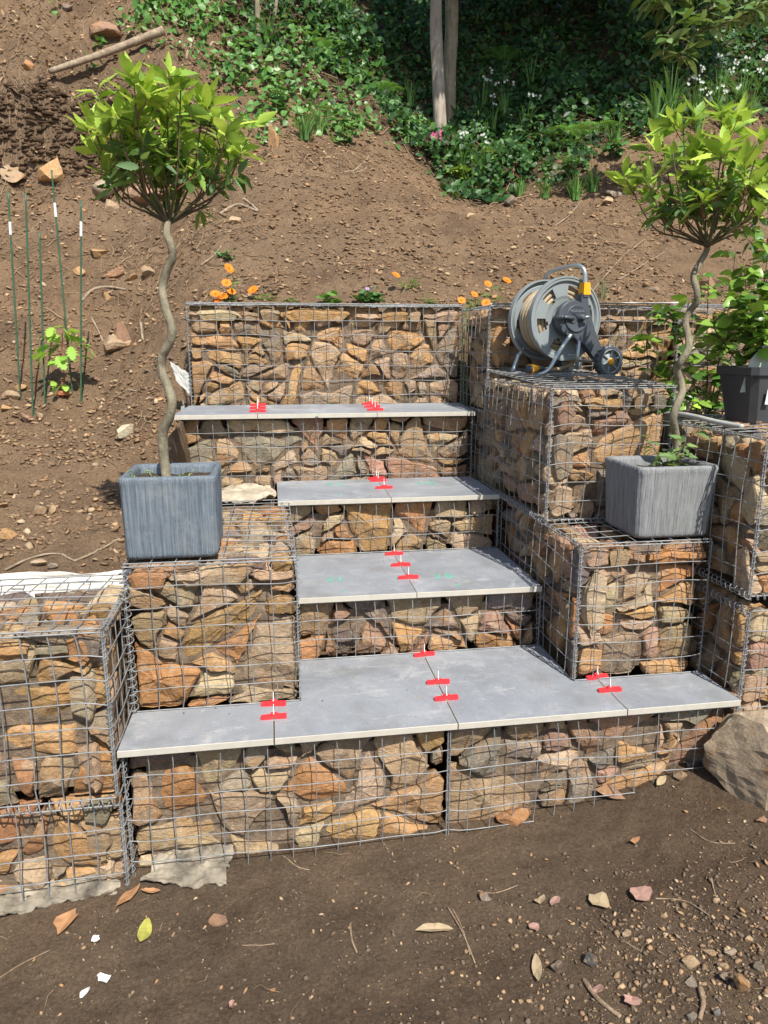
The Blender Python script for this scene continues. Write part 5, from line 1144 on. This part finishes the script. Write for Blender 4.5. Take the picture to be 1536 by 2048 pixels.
# the boulder at the lower right
def boulder():
    g = ground_hit(1500, 1636, -1.2) + Vector((.075, .12, .060)); pts = [(-.135, .10, -.03), (-.04, -.17, -.14), (.0, -.20, -.12), (.28, -.12, -.06), (.36, .10, -.08), (-.10, .18, -.05), (-.140, .14, .08), (-.105, .13, .15), (-.045, .08, .262), (-.005, -.05, .275), (.06, .03, .30), (.26, .02, .27), (.33, -.04, .14), (.0, -.155, .20), (-.035, -.165, .04), (.2, .2, .18), (.0, .2, .2)]
    bm = bmesh.new(); vs = [bm.verts.new(p) for p in pts]; bmesh.ops.convex_hull(bm, input=vs); bmesh.ops.triangulate(bm, faces=bm.faces)
    for v in [v for v in bm.verts if not v.link_faces]: bm.verts.remove(v)
    bmesh.ops.subdivide_edges(bm, edges=bm.edges, cuts=5, use_grid_fill=True); bmesh.ops.triangulate(bm, faces=bm.faces); bm.normal_update()
    for v in bm.verts:
        n = float(fbm(np.array(v.co.x * 8 + v.co.z * 3), np.array(v.co.y * 8 - v.co.z * 6), 4)); n2 = float(fbm(np.array(v.co.x * 26 + v.co.z * 9), np.array(v.co.y * 26 - v.co.z * 22), 3)); v.co += v.normal * (n * .030 + n2 * .022)
    V = np.array([v.co for v in bm.verts]) * .74; bm.verts.index_update(); F = [tuple(v.index for v in f.verts) for f in bm.faces]; bm.free()
    o = link('boulder', mesh_of('boulder', V, F, STONE), None, tuple(g)); tag(o, 'big angular boulder at the lower right beside the stacked gabions', 'boulder'); o.color = (.37, .29, .20, 1)
boulder()

# ------------------------------------------------------------------ loose stones, clods and litter
def scatter(n, sampler, s0, s1, seed, flat=.45, pw=3.0, lift=.2):
    r = np.random.default_rng(seed); x, y = sampler(r, n); n = len(x); z = hfun(x, y); s = s0 + (s1 - s0) * r.random(n) ** pw
    base = np.array([(1, 0, 0), (.3, .9, .1), (-.8, .5, 0), (-.7, -.6, .05), (.4, -.9, 0), (.3, .2, .75), (-.3, -.1, .8), (.1, 0, -.7)]); fc = np.array([(0, 1, 5), (1, 2, 6), (1, 6, 5), (2, 3, 6), (3, 4, 6), (4, 5, 6), (4, 0, 5), (1, 0, 7), (2, 1, 7), (3, 2, 7), (4, 3, 7), (0, 4, 7)])
    B = base[None] * r.uniform(.7, 1.3, (n, 8, 3)); a = r.uniform(0, 6.28, n); c, q = np.cos(a), np.sin(a); X = B[:, :, 0] * c[:, None] - B[:, :, 1] * q[:, None] * r.uniform(.5, 1, n)[:, None]; Y = B[:, :, 0] * q[:, None] + B[:, :, 1] * c[:, None] * r.uniform(.5, 1, n)[:, None]; Z = B[:, :, 2] * flat
    tx, ty = r.normal(0, .35, (2, n)); Z = Z + X * tx[:, None] + Y * ty[:, None]
    V = np.stack([X, Y, Z], -1) * s[:, None, None] + np.stack([x, y, z + s * lift], -1)[:, None, :]; return V.reshape(-1, 3), (fc[None] + (np.arange(n) * 8)[:, None, None]).reshape(-1, 3)
def in_view(x, y, mg=.58): return np.abs(x - .5 - (y + 2.06) * .154) < (y + 2.06) * mg
def s_hill(r, n):
    x = r.uniform(-3, 5.5, n); y = 1.9 + 5.6 * r.random(n) ** 1.2; k = in_view(x, y) & (vegmask(x, y) < .9) & ((x < .0) | (y > 2.25)) & (fbm(x * 2.2, y * 2.2, 3) > -.28 + .25 * r.random(n)); return x[k], y[k]
def s_path(r, n):
    x = r.uniform(-1.8, -.03, n); y = r.uniform(.52, 2.4, n); k = in_view(x, y) & (fbm(x * 2.6 + 4, y * 2.6, 3) > -.2 + .3 * r.random(n)); return x[k], y[k]
def s_front(r, n):
    x = r.uniform(-1, 2.6, n); y = r.uniform(-1.15, 0, n); k = fbm(x * 3 + 1, y * 3, 3) > -.25 + .35 * r.random(n); return x[k], y[k]
def s_corner(r, n):
    x = r.normal(1.62, .30, n); y = r.normal(-.62, .15, n); return x, y
M_PEB = m_island('loose_stones', [(.16, .105, .065), (.30, .20, .115), (.11, .075, .05), (.38, .26, .15), (.24, .15, .09), (.34, .20, .10), (.45, .34, .22), (.19, .13, .08)], .9, 0, .15, 60)
M_CLOD = m_island('soil_clods', [(.15, .098, .062), (.20, .13, .08), (.27, .18, .11), (.17, .11, .07), (.24, .155, .095)], .95, 0, .1, 90)
M_CLODD = m_island('dark_soil_clods', [(.10, .074, .052), (.14, .105, .075), (.17, .125, .09)], .95, 0, .1, 90)
for nm, mat, args, lab in (('loose_stones', M_PEB, (17000, s_hill, .004, .030, 1), 'loose stone chips over the bare hillside'), ('soil_clods', M_CLOD, (48000, s_hill, .005, .026, 2), 'crumbled soil clods over the bare hillside'), ('path_stones', M_PEB, (3200, s_path, .003, .026, 3), 'small stone chips on the left path'), ('path_clods', M_CLOD, (5000, s_path, .004, .022, 4), 'soil crumbs on the left path'),
                           ('gravel_specks', M_PEB, (2600, s_front, .0015, .011, 5), 'pale grit trodden into the foreground soil'), ('foreground_clods', M_CLODD, (9000, s_front, .0015, .009, 6), 'dark soil crumbs in the foreground'), ('gravel', M_PEB, (1500, s_corner, .002, .013, 7), 'broken stone gravel in the lower right corner'), ('gravel_clods', M_CLODD, (2200, s_corner, .003, .011, 8), 'soil crumbs among the corner gravel')):
    V, F = scatter(*args, pw=4.0, lift=.12 if 'clod' in nm else .2); stuff(nm, V, F, mat, lab)
def twigs(n, sampler, L0, L1, r0, seed, name, label, mat):
    r = np.random.default_rng(seed); x, y = sampler(r, n); m = MB()
    for i in range(len(x)):
        L = r.uniform(L0, L1) * r.random() ** .4; a = r.uniform(0, 6.28); k = 7; t = np.linspace(-.5, .5, k); bend = r.normal(0, .25); wob = r.normal(0, .04, k)
        X = x[i] + L * (t * math.cos(a) + (bend * t * t + wob) * -math.sin(a)); Y = y[i] + L * (t * math.sin(a) + (bend * t * t + wob) * math.cos(a)); Z = hfun(X, Y) + r.uniform(.0, .02) * np.abs(np.sin(t * 3 + r.random() * 3)) + r0
        m.add(*tube(np.stack([X, Y, Z], -1), r0 * r.uniform(.5, 1.2) * np.linspace(1, .5, k), 4, ref=(0, 0, 1)))
    V = m.arr(); c = V.mean(0); o = link(name, mesh_of(name, V - c, m.F, mat), None, tuple(c)); tag(o, label, kind='stuff')
M_ROOT = m_island('fine_roots', [(.16, .105, .065), (.32, .23, .14), (.10, .065, .04), (.26, .17, .10)], .85)
def s_rootmass(r, n):
    out = [ground_hit(cx + r.normal(0, rx), cy + r.normal(0, ry), 2.2) for cx, cy, rx, ry in [((290, 530, 45, 35), (50, 200, 60, 50), (240, 580, 40, 60), (420, 470, 50, 40), (60, 560, 50, 60), (700, 330, 60, 12), (1240, 480, 60, 30), (480, 150, 90, 80))[i] for i in r.integers(0, 8, n)]]
    return np.array([g.x for g in out]), np.array([g.y for g in out])
twigs(700, s_hill, .06, .32, .0028, 11, 'dead_roots', 'thin roots and twigs strewn over the hillside', M_ROOT); twigs(620, s_rootmass, .08, .34, .0032, 12, 'root_tangle', 'tangled dead roots on the left of the slope', M_ROOT)
twigs(110, s_path, .03, .22, .002, 13, 'path_twigs', 'thin twigs on the left path', M_ROOT); twigs(110, s_front, .02, .13, .0011, 14, 'foreground_twigs', 'thin twigs and root ends in the foreground', M_ROOT)
twigs(900, s_veg, .25, 1.1, .0050, 15, 'vine_stems', 'brown vine stems looping through the ivy', M_ROOT)
def litter(n, seed, region, size, name, label, mat):
    r = np.random.default_rng(seed); x, y = region(r, n); V, F = leaf_cloud(np.stack([x, y, hfun(x, y) + .008], -1), size, np.array([0, -.35, .9]), seed, tilt=.3, shape='oval'); stuff(name, V, F, mat, label)
M_LIT = m_island('dead_leaves', [(.30, .18, .09), (.42, .29, .16), (.20, .12, .07), (.50, .36, .22), (.34, .16, .07)], .8, .1)
def s_left(r, n):
    x = r.uniform(-2.6, 1.2, n); y = r.uniform(4.3, 8, n); k = in_view(x, y); return x[k], y[k]
litter(1100, 31, s_hill, .040, 'leaf_litter', 'dead leaves blown over the bare slope', M_LIT); litter(2600, 32, s_left, .05, 'bank_litter', 'dead leaves caught on the upper left bank', M_LIT); litter(900, 33, s_veg, .06, 'undergrowth_litter', 'dead leaves lying in the ivy', M_LIT)
def s_scarp(r, n):
    x = r.uniform(-2.4, .3, n); y = r.normal(5.0, .22, n); k = in_view(x, y); return x[k], y[k]
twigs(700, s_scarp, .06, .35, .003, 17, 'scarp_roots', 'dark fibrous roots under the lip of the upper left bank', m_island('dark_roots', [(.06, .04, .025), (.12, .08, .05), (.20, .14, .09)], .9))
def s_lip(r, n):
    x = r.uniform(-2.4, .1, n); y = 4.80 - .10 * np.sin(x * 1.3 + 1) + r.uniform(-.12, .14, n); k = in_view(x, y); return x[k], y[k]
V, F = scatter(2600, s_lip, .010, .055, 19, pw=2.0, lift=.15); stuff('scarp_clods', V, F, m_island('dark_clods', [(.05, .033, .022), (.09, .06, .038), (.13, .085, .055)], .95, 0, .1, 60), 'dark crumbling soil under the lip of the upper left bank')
twigs(420, s_left, .10, .6, .004, 16, 'bank_roots', 'bare roots hanging over the upper left bank', M_ROOT)
# individual sticks and logs
def stick(pts, r, label, mat=DEADWOOD, name='stick', y0=2.0, lift=.6, group='sticks and roots on the soil', cat='stick', k=9):
    G = [ground_hit(px, py, y0) + Vector((0, 0, r * lift)) for px, py in pts]; n = max(10, 8 * len(G)); P = spline([tuple(g) for g in G], n); m = MB()
    P[:, 2] = np.maximum(P[:, 2], hfun(P[:, 0], P[:, 1]) + r * .2 * lift); m.add(*tube(P, r * (1 + .3 * fbm(np.arange(n) * .5, np.zeros(n) + r * 1e3, 2)) * np.linspace(1, .75, n), k)); m.thing(name, mat, label, cat, group, smooth=True)
gl = [ground_hit(105, 166, 3), ground_hit(215, 125, 3), ground_hit(330, 82, 3)]; m = MB(); P = spline([tuple(g + Vector((0, -.05, .06))) for g in gl], 26); m.add(*tube(P, np.linspace(.024, .038, 26) * (1 + .2 * fbm(np.arange(26) * .6, np.zeros(26), 2)), 12)); m.thing('fallen_branch', DEADWOOD, 'pale fallen branch lying across the upper left bank', 'log', smooth=True)
gl = [ground_hit(200, 405, 2), ground_hit(245, 372, 2), ground_hit(295, 345, 2)]; m = MB(); P = spline([tuple(g + Vector((0, -.02, .06))) for g in gl], 26); m.add(*tube(P, np.linspace(.070, .058, 26) * (1 + .25 * fbm(np.arange(26) * .5, np.zeros(26) + 4, 2)), 14)); m.thing('fallen_log', DEADWOOD, 'short thick log with peeling bark behind the left crown', 'log', smooth=True)
for pts, r, lab, y0 in [([(165, 605), (185, 583), (215, 576), (253, 582)], .011, 'bent pale root right of the upright stake', 1.5), ([(183, 637), (195, 660), (206, 684)], .007, 'straight pale twig below the bent root', 1.5), ([(282, 648), (284, 668), (286, 682)], .010, 'short brown stick beside the left trunk', 1.5), ([(402, 532), (425, 515), (443, 495)], .008, 'dark stick on the slope right of the left trunk', 2), ([(440, 430), (475, 412), (515, 425)], .011, 'white forked branch, upper arm', 2), ([(487, 400), (500, 410), (517, 424)], .010, 'white forked branch, short arm', 2),
        ([(410, 640), (370, 640), (300, 668)], .004, 'thin dark root behind the left trunk', 1.5), ([(10, 1142), (60, 1120), (110, 1112), (150, 1124)], .0050, 'long thin root behind the left gabion', .55), ([(150, 1125), (190, 1108), (240, 1080)], .0055, 'root running towards the left planter', .55), ([(235, 792), (255, 785), (272, 787)], .005, 'grey twig near the stakes', 1.2), ([(250, 0), (300, 32), (345, 48), (420, 44)], .007, 'looping vine at the top left', 3.5), ([(590, 30), (600, 80), (560, 120)], .007, 'hanging vine in the upper ivy', 3.5), ([(372, 120), (390, 70), (400, 30)], .012, 'woody stem in the upper left ivy', 3.5), ([(695, 120), (697, 150), (695, 180)], .016, 'short dead stump sticking out of the ivy', 3.2), ([(420, 100), (445, 90), (465, 84)], .014, 'short pale stick on the upper bank', 3.2), ([(600, 130), (625, 145), (640, 160)], .02, 'broken wood piece in the ivy', 3.2),
        ([(1240, 560), (1290, 530), (1330, 505)], .004, 'long thin dry stalk behind the hose reel', 1.9), ([(1180, 590), (1240, 520), (1290, 480)], .004, 'second long dry stalk behind the hose reel', 1.9), ([(1110, 455), (1140, 430), (1165, 400)], .005, 'reddish root below the small fern', 2.2), ([(620, 320), (635, 333), (645, 318)], .006, 'twig on the bare edge below the grass', 2.2), ([(705, 345), (730, 325), (745, 310)], .007, 'pale twig under the ivy edge', 2.2), ([(680, 350), (720, 345), (740, 335)], .006, 'second twig under the ivy edge', 2.2),
        ([(1168, 1966), (1195, 2000), (1240, 2042)], .0085, 'knobbly stick at the bottom edge', -1.4), ([(896, 1816), (925, 1870), (950, 1930)], .0036, 'pair of thin brown twigs in the foreground, longer one', -1.4), ([(905, 1822), (922, 1856), (940, 1915)], .0030, 'pair of thin brown twigs in the foreground, shorter one', -1.4), ([(955, 1785), (990, 1788), (1035, 1775)], .0025, 'curved straw coloured twig in the foreground', -1.4), ([(1310, 1798), (1370, 1808), (1425, 1843)], .0028, 'thin root on the right foreground', -1.4), ([(1200, 1845), (1245, 1885), (1290, 1915)], .0022, 'straight thin twig near the pink chips', -1.4), ([(1380, 1660), (1420, 1685), (1470, 1690)], .0028, 'root left of the boulder foot', -1.4), ([(1422, 1760), (1428, 1785), (1434, 1804)], .0030, 'short pale root on the right foreground', -1.4), ([(700, 1852), (704, 1885), (714, 1910)], .0045, 'small forked brown twig in the middle foreground', -1.4), ([(485, 1896), (520, 1892), (550, 1889)], .0022, 'thin straw in the left foreground', -1.4), ([(565, 1715), (595, 1735), (618, 1744)], .0028, 'bent twig near the gabion foot', -1.4), ([(0, 1963), (40, 1935), (100, 1902)], .0026, 'dark root at the left edge of the foreground', -1.4), ([(1400, 1985), (1405, 2020), (1398, 2048)], .009, 'stub of wood at the bottom right', -1.4)]:
    stick(pts, r * (.8 if y0 < 0 else 1), lab, SMALLTWIG if y0 < 0 else DEADWOOD, y0=y0, k=7)
# rocks in the lower right corner and other flat chips
for i, (px, py, w_, h_, lab, col) in enumerate([(1483, 1963, 44, 56, 'ochre pointed stone in the corner gravel', OCH), (1450, 1950, 30, 34, 'tan stone touching the pointed one', TAN), (1383, 1925, 40, 24, 'flat cream stone at the left of the corner gravel', CRM), (1500, 1880, 24, 20, 'pale stone above the corner gravel', CRM), (1445, 1930, 24, 24, 'small tan stone in the middle of the gravel', TAN), (1385, 1968, 34, 18, 'flat grey stone below the cream one', GRY), (1118, 1930, 44, 46, 'dark brown lump of soil and stone', (.13, .09, .065)), (1183, 1918, 36, 30, 'dark grey stone beside the brown lump', (.12, .11, .10)), (1255, 1868, 28, 18, 'square tan stone in the foreground', TAN), (1420, 1905, 26, 22, 'pale tan stone high in the gravel', TAN), (1460, 1905, 40, 18, 'flat cream stone high in the gravel', CRM), (1520, 1935, 30, 30, 'grey stone at the right edge', GRY), (1380, 2030, 30, 26, 'grey stone near the bottom edge', GRY), (1432, 2025, 18, 26, 'slate grey chip near the bottom edge', (.2, .185, .17)), (970, 1795, 26, 22, 'round brown stone by the curved twig', PUR), (547, 1985, 16, 14, 'small red brown stone bottom centre', RUST), (1330, 1830, 20, 14, 'small pale stone in the right foreground', CRM), (1195, 1530, 40, 50, 'orange stone fallen from the low gabion', RUST), (1225, 1585, 62, 36, 'pink grey stone leaning on the foot of the low gabion', PNK), (1030, 1635, 70, 34, 'brown stone half buried at the gabion foot', RUST), (1360, 1555, 34, 30, 'mid brown stone below the gabion end', TAN), (438, 1838, 46, 26, 'flat pink grey stone in the left foreground', PNK), (1525, 1640, 24, 14, 'small stone at the foot of the boulder', PNK)]):
    rock(px, py, w_ * (.82 if py > 1700 else 1), h_ * .72, lab, tuple(.82 * c for c in col), 700 + i, 'loose stones in the foreground', rnd.uniform(-.3, .3), y0=-1.5, sink=.45)
# fallen leaves and paper scraps
def scrap(px, py, w_, h_, ang, mat, label, name, cat, y0=-1.5, kind='leaf', seed=0, group=None):
    g = ground_hit(px, py, y0); dist = float(np.dot(np.array(g) - CAM, _f)); W = w_ / FPX * dist; L = h_ / FPX * dist * 1.25; r = random.Random(seed); m = MB(); c, s = math.cos(ang), math.sin(ang)
    if kind == 'leaf': out = [(math.sin(math.pi * t) ** .8 * .5, t - .5) for t in np.linspace(0, 1, 9)]; poly = [(x * W, y * L) for x, y in out] + [(-x * W, y * L) for x, y in out[::-1][1:-1]]
    else: poly = [(W * .5 * math.cos(a) * r.uniform(.6, 1.15), L * .5 * math.sin(a) * r.uniform(.6, 1.15)) for a in np.linspace(0, 2 * math.pi, 11)[:-1]]
    n = len(poly); V = []
    for dz in (0, .0008):
        for x, y in poly: X = g.x + c * x - s * y; Y = g.y + s * x + c * y; V.append((X, Y, H(X, Y) + .006 + dz + .010 * abs(math.sin(x * 60 + seed)) + r.uniform(0, .003)))
        V.append((g.x, g.y, H(g.x, g.y) + .010 + dz))
    k = n + 1; F = [(i, (i + 1) % n, n) for i in range(n)] + [(k + (i + 1) % n, k + i, k + n) for i in range(n)] + [(i, k + i, k + (i + 1) % n, (i + 1) % n) for i in range(n)]
    m.add(V, F); return m.thing(name, mat, label, cat, group)
M_DL = m_plain('dead_leaf', (.34, .26, .16), .7, var=.2); M_DLO = m_plain('orange_dead_leaf', (.36, .19, .09), .7, var=.25); M_PK = m_plain('pink_scrap', (.34, .20, .16), .7, var=.12); M_PAP = m_plain('white_scrap', (.72, .70, .66), .7, var=.06); M_YL = m_plain('yellow_leaf', (.33, .32, .07), .5, var=.3)
for i, (px, py, w_, h_, a, mt, lab, nm, ct, kd) in enumerate([(868, 1867, 24, 62, 1.45, M_DL, 'tan oval dead leaf in the middle foreground', 'fallen_leaf', 'leaf', 'leaf'), (1073, 1950, 20, 50, -.25, M_DL, 'narrow pale dead leaf near the bottom centre', 'fallen_leaf', 'leaf', 'leaf'), (290, 1869, 26, 50, -.1, M_YL, 'yellow leaf in the left foreground', 'fallen_leaf', 'leaf', 'leaf'), (134, 1850, 46, 48, -.5, M_DLO, 'curled orange brown leaf in the left foreground', 'fallen_leaf', 'leaf', 's'), (258, 1800, 26, 52, -.6, M_DLO, 'rust coloured leaf near the torn fabric', 'fallen_leaf', 'leaf', 'leaf'), (302, 1790, 14, 32, 1.4, M_DLO, 'small orange leaf near the torn fabric', 'fallen_leaf', 'leaf', 'leaf'),
        (1280, 1798, 48, 36, .2, M_PK, 'largest pink brown chip in the right foreground', 'pink_chip', 'scrap', 's'), (1108, 1812, 30, 16, .2, M_PK, 'pink chip beside a dry leaf', 'pink_chip', 'scrap', 's'), (1068, 1866, 28, 18, -.6, M_PK, 'pink chip above the narrow dead leaf', 'pink_chip', 'scrap', 's'), (1262, 2013, 40, 24, -.3, M_PK, 'pink chip near the bottom edge', 'pink_chip', 'scrap', 's'), (1195, 1988, 24, 18, -.5, M_PK, 'pink chip beside the knobbly stick', 'pink_chip', 'scrap', 's'), (463, 2020, 14, 18, 0, M_PK, 'tiny red chip at the bottom left', 'pink_chip', 'scrap', 's'),
        (1198, 1812, 44, 36, .4, M_DL, 'crumpled pale dead leaf in the right foreground', 'fallen_leaf', 'leaf', 's'), (1080, 1810, 28, 16, .1, M_DL, 'dry leaf beside the pink chip', 'fallen_leaf', 'leaf', 's'), (192, 1888, 20, 18, .3, M_PAP, 'white scrap, upper one in the left foreground', 'paper_scrap', 'scrap', 's'), (208, 1966, 26, 22, .3, M_PAP, 'white scrap, middle one in the left foreground', 'paper_scrap', 'scrap', 's'), (172, 1995, 20, 20, -.4, M_PAP, 'white scrap, lowest one in the left foreground', 'paper_scrap', 'scrap', 's'), (1384, 1513, 24, 28, .1, M_PAP, 'crumpled white paper by the end of the low gabion', 'paper_scrap', 'scrap', 's'), (1322, 1570, 14, 28, -1.0, M_DL, 'pale leaf left of the boulder', 'fallen_leaf', 'leaf', 'leaf'), (1268, 1690, 26, 14, .1, M_DLO, 'small orange leaf in the right foreground', 'fallen_leaf', 'leaf', 's')]):
    scrap(px, py, w_, h_, a, mt, lab, nm, ct, kind=kd, seed=i)
# ------------------------------------------------------------------ geotextile
def cloth(pts, label, mat, seed, amp=.02, n=40, name='geotextile', cat='fabric'):
    """four corners a-b-c-d of a crumpled sheet"""
    a, b, c, d = (np.array(p, float) for p in pts); u = np.linspace(0, 1, n); U, Vv = np.meshgrid(u, u); U1 = U[..., None]; V1 = Vv[..., None]; P = (a * (1 - U1) + b * U1) * (1 - V1) + (d * (1 - U1) + c * U1) * V1
    P = P + np.stack([fbm(U * 5 + seed, Vv * 5, 3), fbm(U * 5, Vv * 5 + seed, 3), np.abs(fbm(U * 4 + seed, Vv * 4 + 7, 3)) * 2.2 - np.abs(fbm(U * 11 + seed, Vv * 9, 3)) * .9], -1) * amp * 2.3
    e = .05 * (fbm(U * 7 + seed * 3, Vv * 7, 2)); P = P + (P - P.mean((0, 1))) * e[..., None]
    i = np.arange(n * n).reshape(n, n); F = [tuple(f) for f in np.stack([i[:-1, :-1], i[:-1, 1:], i[1:, 1:], i[1:, :-1]], -1).reshape(-1, 4)]
    V = P.reshape(-1, 3); nn = len(V); V = np.concatenate([V, V - [0, 0, .0025]]); m = MB(); m.add(V, F + [tuple(k + nn for k in f[::-1]) for f in F]); return m.thing(name, mat, label, cat, 'torn geotextile sheets round the gabions', smooth=True)
def gz(px, py, dz=.01, y0=-1.5): g = ground_hit(px, py, y0); return (g.x, g.y, g.z + dz)
FABC = m_plain('cream_geotextile', (.42, .36, .27), .95, var=.35, scale=16, bump=.006)
FABW = m_plain('white_geotextile', (.60, .58, .53), .9, var=.15, scale=20, bump=.004)
cloth([(-1.05, .505, .30), (-.02, .50, .32), (-.02, .54, .405), (-1.05, .53, .405)], 'white fabric folded along the back edge of the left gabion', FABW, 1, .010)
cloth([gz(285, 1775, .0), gz(452, 1778, .0), gz(470, 1715, .035), gz(330, 1700, .05)], 'grey torn fabric flap on the soil at the gabion foot', FABRIC_D, 2, .014)
cloth([gz(0, 1842, .0), gz(235, 1786, .0), gz(232, 1742, .03), gz(0, 1790, .04)], 'muddy fabric strip along the foot of the left gabion', FABRIC_D, 3, .014)
cloth([(.10, 1.20, .500), (.495, 1.19, .512), (.49, 1.62, .500), (.05, 1.62, .500)], 'cream fabric crumpled behind the left planter gabion', FABC, 4, .016)
cloth([(.045, 1.66, .48), (.04, 1.95, .50), (.04, 1.95, .92), (.04, 1.66, .86)], 'grey fabric lining the end of the riser below the top step', FABRIC, 5, .012)
cloth([(.0, 1.98, 1.02), (.07, 1.96, .94), (.068, 1.97, 1.06), (-.03, 2.0, 1.12)], 'white fabric corner poking out left of the top wall', FABRIC, 6, .004)
cloth([(.0, 1.7, .52), (-.12, 1.45, .47), (-.16, 1.6, .50), (.02, 1.9, .60)], 'cream fabric edge seen behind the left planter rim', FABC, 7, .012)
cloth([gz(1370, 1545, .0), gz(1420, 1530, .0), gz(1415, 1500, .05), gz(1385, 1498, .05)], 'torn pale fabric at the right end of the low gabion', FABRIC_D, 8, .018)
cloth([(1.58, 1.40, 1.40), (2.6, 1.46, 1.415), (2.6, 1.50, 1.42), (1.58, 1.50, 1.405)][::1], 'thin grey fabric edge along the top of the right wall', FABRIC, 9, .004)
cloth([(.08, 1.955, 1.412), (1.55, 1.955, 1.412), (1.55, 2.20, 1.425), (.08, 2.20, 1.425)], 'grey fabric edge along the top of the back wall', FABRIC, 10, .004)

# crumbs of soil and grit walked onto the treads
def slab_grit():
    r = np.random.default_rng(77); P = []
    for x0, x1, y0, y1, z, n in ((.02, 2.05, .01, .23, 0, 150), (.58, 1.54, .23, .56, 0, 120), (.59, 1.53, .57, 1.13, z2, 110), (.53, 1.53, 1.15, 1.63, z3, 90)):
        P.append(np.stack([r.uniform(x0, x1, n), y1 - (y1 - y0) * r.random(n) ** 1.6, np.full(n, z)], -1))
    P = np.concatenate(P); n = len(P); s = .0008 + .0040 * r.random(n) ** 4
    base = np.array([(1, 0, 0), (0, 1, 0), (-1, 0, 0), (0, -1, 0), (0, 0, .8)]); B = base[None] * r.uniform(.6, 1.3, (n, 5, 3)); V = B * s[:, None, None] + P[:, None, :] + [0, 0, .0004]
    fc = np.array([(0, 1, 4), (1, 2, 4), (2, 3, 4), (3, 0, 4)]); stuff('slab_grit', V.reshape(-1, 3), (fc[None] + (np.arange(n) * 5)[:, None, None]).reshape(-1, 3), M_PEB, 'soil crumbs and grit lying on the step slabs')
slab_grit()
